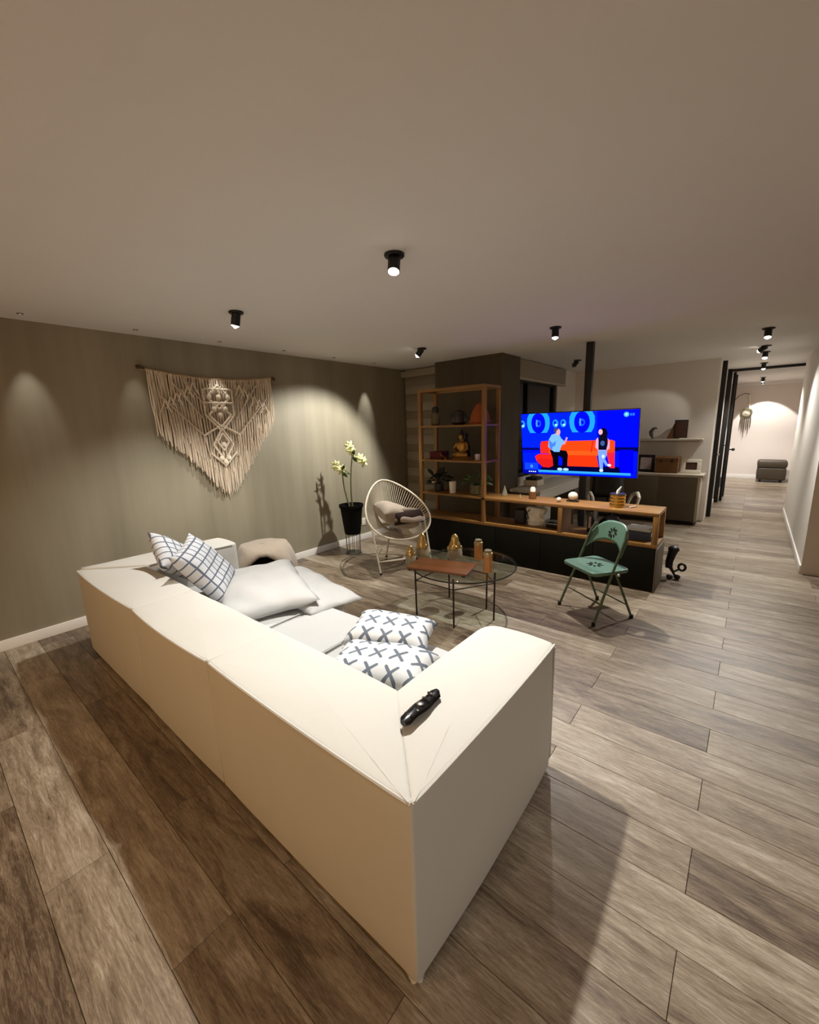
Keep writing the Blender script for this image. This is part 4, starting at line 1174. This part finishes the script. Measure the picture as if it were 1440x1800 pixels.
rect(.155, .955, .03, .072, (52, 160, 255)); rect(.155, .955, .03, .044, (22, 110, 245)); rect(.02, .155, .07, .19, (14, 60, 250)); ell(.09, .13, .014, .03, (60, 130, 255)); rect(0, .155, 0, .065, (0, 6, 150))
for i in range(4): rect(.06+.02*i, .072+.02*i, .03, .048, (210, 230, 255))
g.obj('screen', pm, tv, smooth=0)

# ---------------------------------------------------------------- desk corner beyond the television
t = thing('desk', 'white desk top along the night window', 'desk', (-2.36, 6.2, 0))
G().box(-.165, .27, -.98, .60, .715, .75).obj('desk_top', M['desk'], t, bevel=.004)
G().box(.22, .262, -.97, .59, .60, .714).obj('apron', M['desk'], t, bevel=.003)
for y in (-.95, .57): G().box(-.16, .21, y-.018, y+.018, 0, .714).obj('panel_leg', M['taupe'], t, bevel=.003)
t = thing('printer', 'white and black machine on the desk by the column', 'printer', (-2.36, 5.72, .7508))
G().box(-.13, .08, -.14, .10, .004, .085).obj('body', M['porcelain'], t, bevel=.015)
G().box(-.11, .06, -.12, .08, .0855, .125).obj('lid', M['black'], t, bevel=.012)
G().box(-.13, -.03, .101, .125, .004, .33).obj('paper_tray', M['paper'], t, bevel=.004)
t = thing('desk_chair', 'white armed desk chair behind the gold canister', 'chair', (-1.42, 6.05, 0), R(25))
G().lathe([(.025, .06), (.025, .42)], 12).obj('gas_column', M['black'], t)
for k in range(5):
    a = 2*math.pi*k/5; G().tube([(0, 0, .09), (.27*math.cos(a), .27*math.sin(a), .055)], [.022, .014], 8).obj('base_arm', M['porcelain'], t)
    G().ball((.27*math.cos(a), .27*math.sin(a), .028), .028, 10, 6).obj('castor', M['black'], t)
G().puffy(rect_plan(-.23, .23, -.22, .24, .08, 5), .43, .50, .03, .01).obj('seat', M['black'], t, smooth=60)
for sx in (-1, 1):
    G().tube([(sx*.24, .20, .46), (sx*.29, .16, .62), (sx*.29, -.10, .68), (sx*.28, -.22, .64), (sx*.25, -.2, .48)], [.018, .022, .024, .02, .016], 8).obj('arm_loop', M['porcelain'], t)
v = []; f = []
for j in range(7):
    for i in range(9):
        u = -1+i/4; z = .56+.34*j/6
        v.append((.21*u*(1-.12*(j/6)), .25+.06*(j/6)-.05*u*u*-1, z))
for j in range(6):
    for i in range(8): f.append((j*9+i, j*9+i+1, j*9+i+10, j*9+i+9))
o = G().add(v, f).obj('backrest', M['black'], t, smooth=80); sm = o.modifiers.new('thickness', 'SOLIDIFY'); sm.thickness = .025
G().tube([(0, .2, .47), (0, .30, .58)], .022, 8).obj('back_support', M['black'], t)

# ---------------------------------------------------------------- low cabinet, shelf and what stands on them
t = thing('low_cabinet', 'taupe low cabinet against the back wall', 'cabinet', (-1.36, 7.79, 0))
G().box(-.80, .80, -.20, .225, .06, .745).obj('carcass', M['taupe_light'], t, bevel=.003)
G().box(-.815, .83, -.215, .226, .746, .785).obj('top', M['taupe_light'], t, bevel=.004)
for i in range(3):
    a = -.79+i*.52; G().box(a+.004, a+.516, -.218, -.2005, .065, .742).obj('door', M['taupe'], t, bevel=.003)
G().box(-.76, .76, -.16, .2, 0, .058).obj('plinth', M['black'], t)
t = thing('wall_shelf', 'pale floating shelf on the back wall', 'shelf', (-1.3, 7.89, 1.32))
G().box(-.72, .70, -.11, .128, -.03, 0).obj('board', M['taupe_light'], t, bevel=.004)
G().box(-.66, .64, .10, .128, -.06, -.031).obj('cleat', M['taupe_light'], t)
def frame(x, y, z, w, h, label, fm, pm_, rz=0, lean=R(-12), border=.03, group='framed pictures by the back wall'):
    t = thing('picture_frame', label, 'picture frame', (x, y, z), 0, group); t.rotation_euler = (lean, 0, rz)
    g = G()
    g.box(-w/2, w/2, -.012, .008, 0, border); g.box(-w/2, w/2, -.012, .008, h-border, h)
    g.box(-w/2, -w/2+border, -.012, .008, border, h-border); g.box(w/2-border, w/2, -.012, .008, border, h-border)
    g.obj('moulding', fm, t, bevel=.002)
    G().box(-w/2+border*.9, w/2-border*.9, -.003, .006, border*.9, h-border*.9).obj('print', pm_, t, smooth=0)
    G().box(-.02, .02, .0085, .012, .01, h*.8).obj('easel_back', M['black'], t)
frame(-1.345, 7.78, .7858, .245, .28, 'black framed picture beside the television edge', M['black'], M['photo_pale'], border=.04)
frame(-.715, 7.78, .7858, .26, .225, 'white framed picture at the cabinet end', M['porcelain'], M['photo_dark'], border=.055)
t = thing('storage_box', 'brown leather box between the two framed pictures', 'box', (-1.035, 7.80, .7858))
G().box(-.155, .155, -.12, .12, 0, .19).obj('body', M['brown_box'], t, bevel=.006)
G().box(-.16, .16, -.125, .125, .191, .25).obj('lid', M['brown_box'], t, bevel=.006)
for sx in (-1, 1): G().box(sx*.075-.018, sx*.075+.018, -.132, -.126, .17, .215).obj('clasp', M['dark_glaze'], t, bevel=.003)
t = thing('bird_figurine', 'small grey bird figurine on the wall shelf', 'figurine', (-1.29, 7.86, 1.3208))
G().lathe([(.03, 0), (.03, .008), (.008, .012)], 14).obj('foot', M['wire'], t)
G().tube([(0, 0, .01), (-.02, 0, .06), (-.03, 0, .11), (.0, 0, .16), (.04, 0, .175), (.065, 0, .155)], [.008, .026, .03, .024, .016, .003], 10).obj('body', M['wire'], t)
t = thing('photo_block', 'slanted pale block with dark photograph on the wall shelf', 'picture frame', (-.95, 7.86, 1.3208))
G().prism([(-.14, 0), (-.03, .27), (.03, .29), (.03, 0)], 'y', -.05, .05).obj('wedge', M['brown_box'], t, bevel=.004)
G().box(-.04, .14, -.06, -.04, 0.012, .29).obj('moulding', M['dark_glaze'], t, bevel=.003)
G().box(-.02, .12, -.064, -.0605, .03, .26).obj('print', M['photo_dark'], t)

# ---------------------------------------------------------------- floor gadget, hall furniture
t = thing('floor_gadget', 'small black gadget with knobs and ring past the console end', 'gadget', (-.50, 4.86, 0))
G().tube([(-.05, .02, .11), (-.05, .02, .18), (-.035, .02, .25), (-.025, .02, .30)], [.034, .036, .040, .046], 12).obj('grip', M['black'], t)
G().ball((-.022, .02, .31), (.052, .05, .038), 14, 8).obj('knob', M['black'], t)
G().tube([(-.045, .02, .13), (.0, .0, .06), (.01, 0, .04)], [.02, .012, .01], 8).obj('neck', M['black'], t)
G().tube([(.065+.03*math.cos(2*math.pi*k/20), .01, .135+.035*math.sin(2*math.pi*k/20)) for k in range(20)], .012, 8, True).obj('ring', M['black'], t)
G().tube([(.0, .0, .08), (.045, .01, .11)], .01, 8).obj('link', M['black'], t)
for x, y in ((-.03, -.03), (.03, .01)): G().ball((x, y, .026), (.032, .024, .026), 12, 7).obj('wheel', M['black'], t)
t = thing('leather_pouf', 'brown leather pouf at the far end of the hall', 'pouf', (.42, 13.95, 0))
G().puffy(rect_plan(-.28, .28, -.26, .26, .05, 5), .06, .36, .03, 0, .006).obj('body', M['pouf'], t, smooth=60)
G().puffy(rect_plan(-.285, .285, -.265, .265, .05, 5), .362, .54, .035, .012, .006).obj('cushion', M['pouf'], t, smooth=60)
for sx in (-1, 1):
    for sy in (-1, 1): G().lathe([(.02, 0), (.026, .06)], 10, (sx*.2, sy*.18, 0)).obj('leg', M['black'], t)
t = thing('dream_catcher', 'round woven hanging with tassels on the far hall wall', 'wall hanging', (-.22, 14.40, 1.74))
G().tube([(-.28+.0, -.02, .34), (-.2, -.03, .45), (-.08, -.03, .50), (.03, -.02, .47)], .008, 6).obj('arched_rod', M['branch_dark'], t)
G().tube([(.02, -.03, .47), (.03, -.03, .3), (.05, -.03, .06)], [.02, .022, .012], 8).obj('ribbon', M['porcelain'], t)
G().tube([(.10*math.cos(2*math.pi*k/24), -.03, .10*math.sin(2*math.pi*k/24)) for k in range(24)], .022, 8, True).obj('hoop', M['olive_glaze'], t)
for k in range(6):
    a = math.pi*k/6; G().tube([(.095*math.cos(a), -.03, .095*math.sin(a)), (-.095*math.cos(a), -.03, -.095*math.sin(a))], .004, 5).obj('web_cord', M['rope'], t)
for i, (x, L) in enumerate(((-.09, .36), (-.055, .45), (-.02, .58), (.02, .40), (.055, .48), (.09, .32))):
    G().tube([(x, -.03, -.07), (x*1.1, -.035, -.07-L*.5), (x*1.15, -.03, -.07-L)], [.008, .011, .004], 6).obj('tassel', M['taupe'], t)
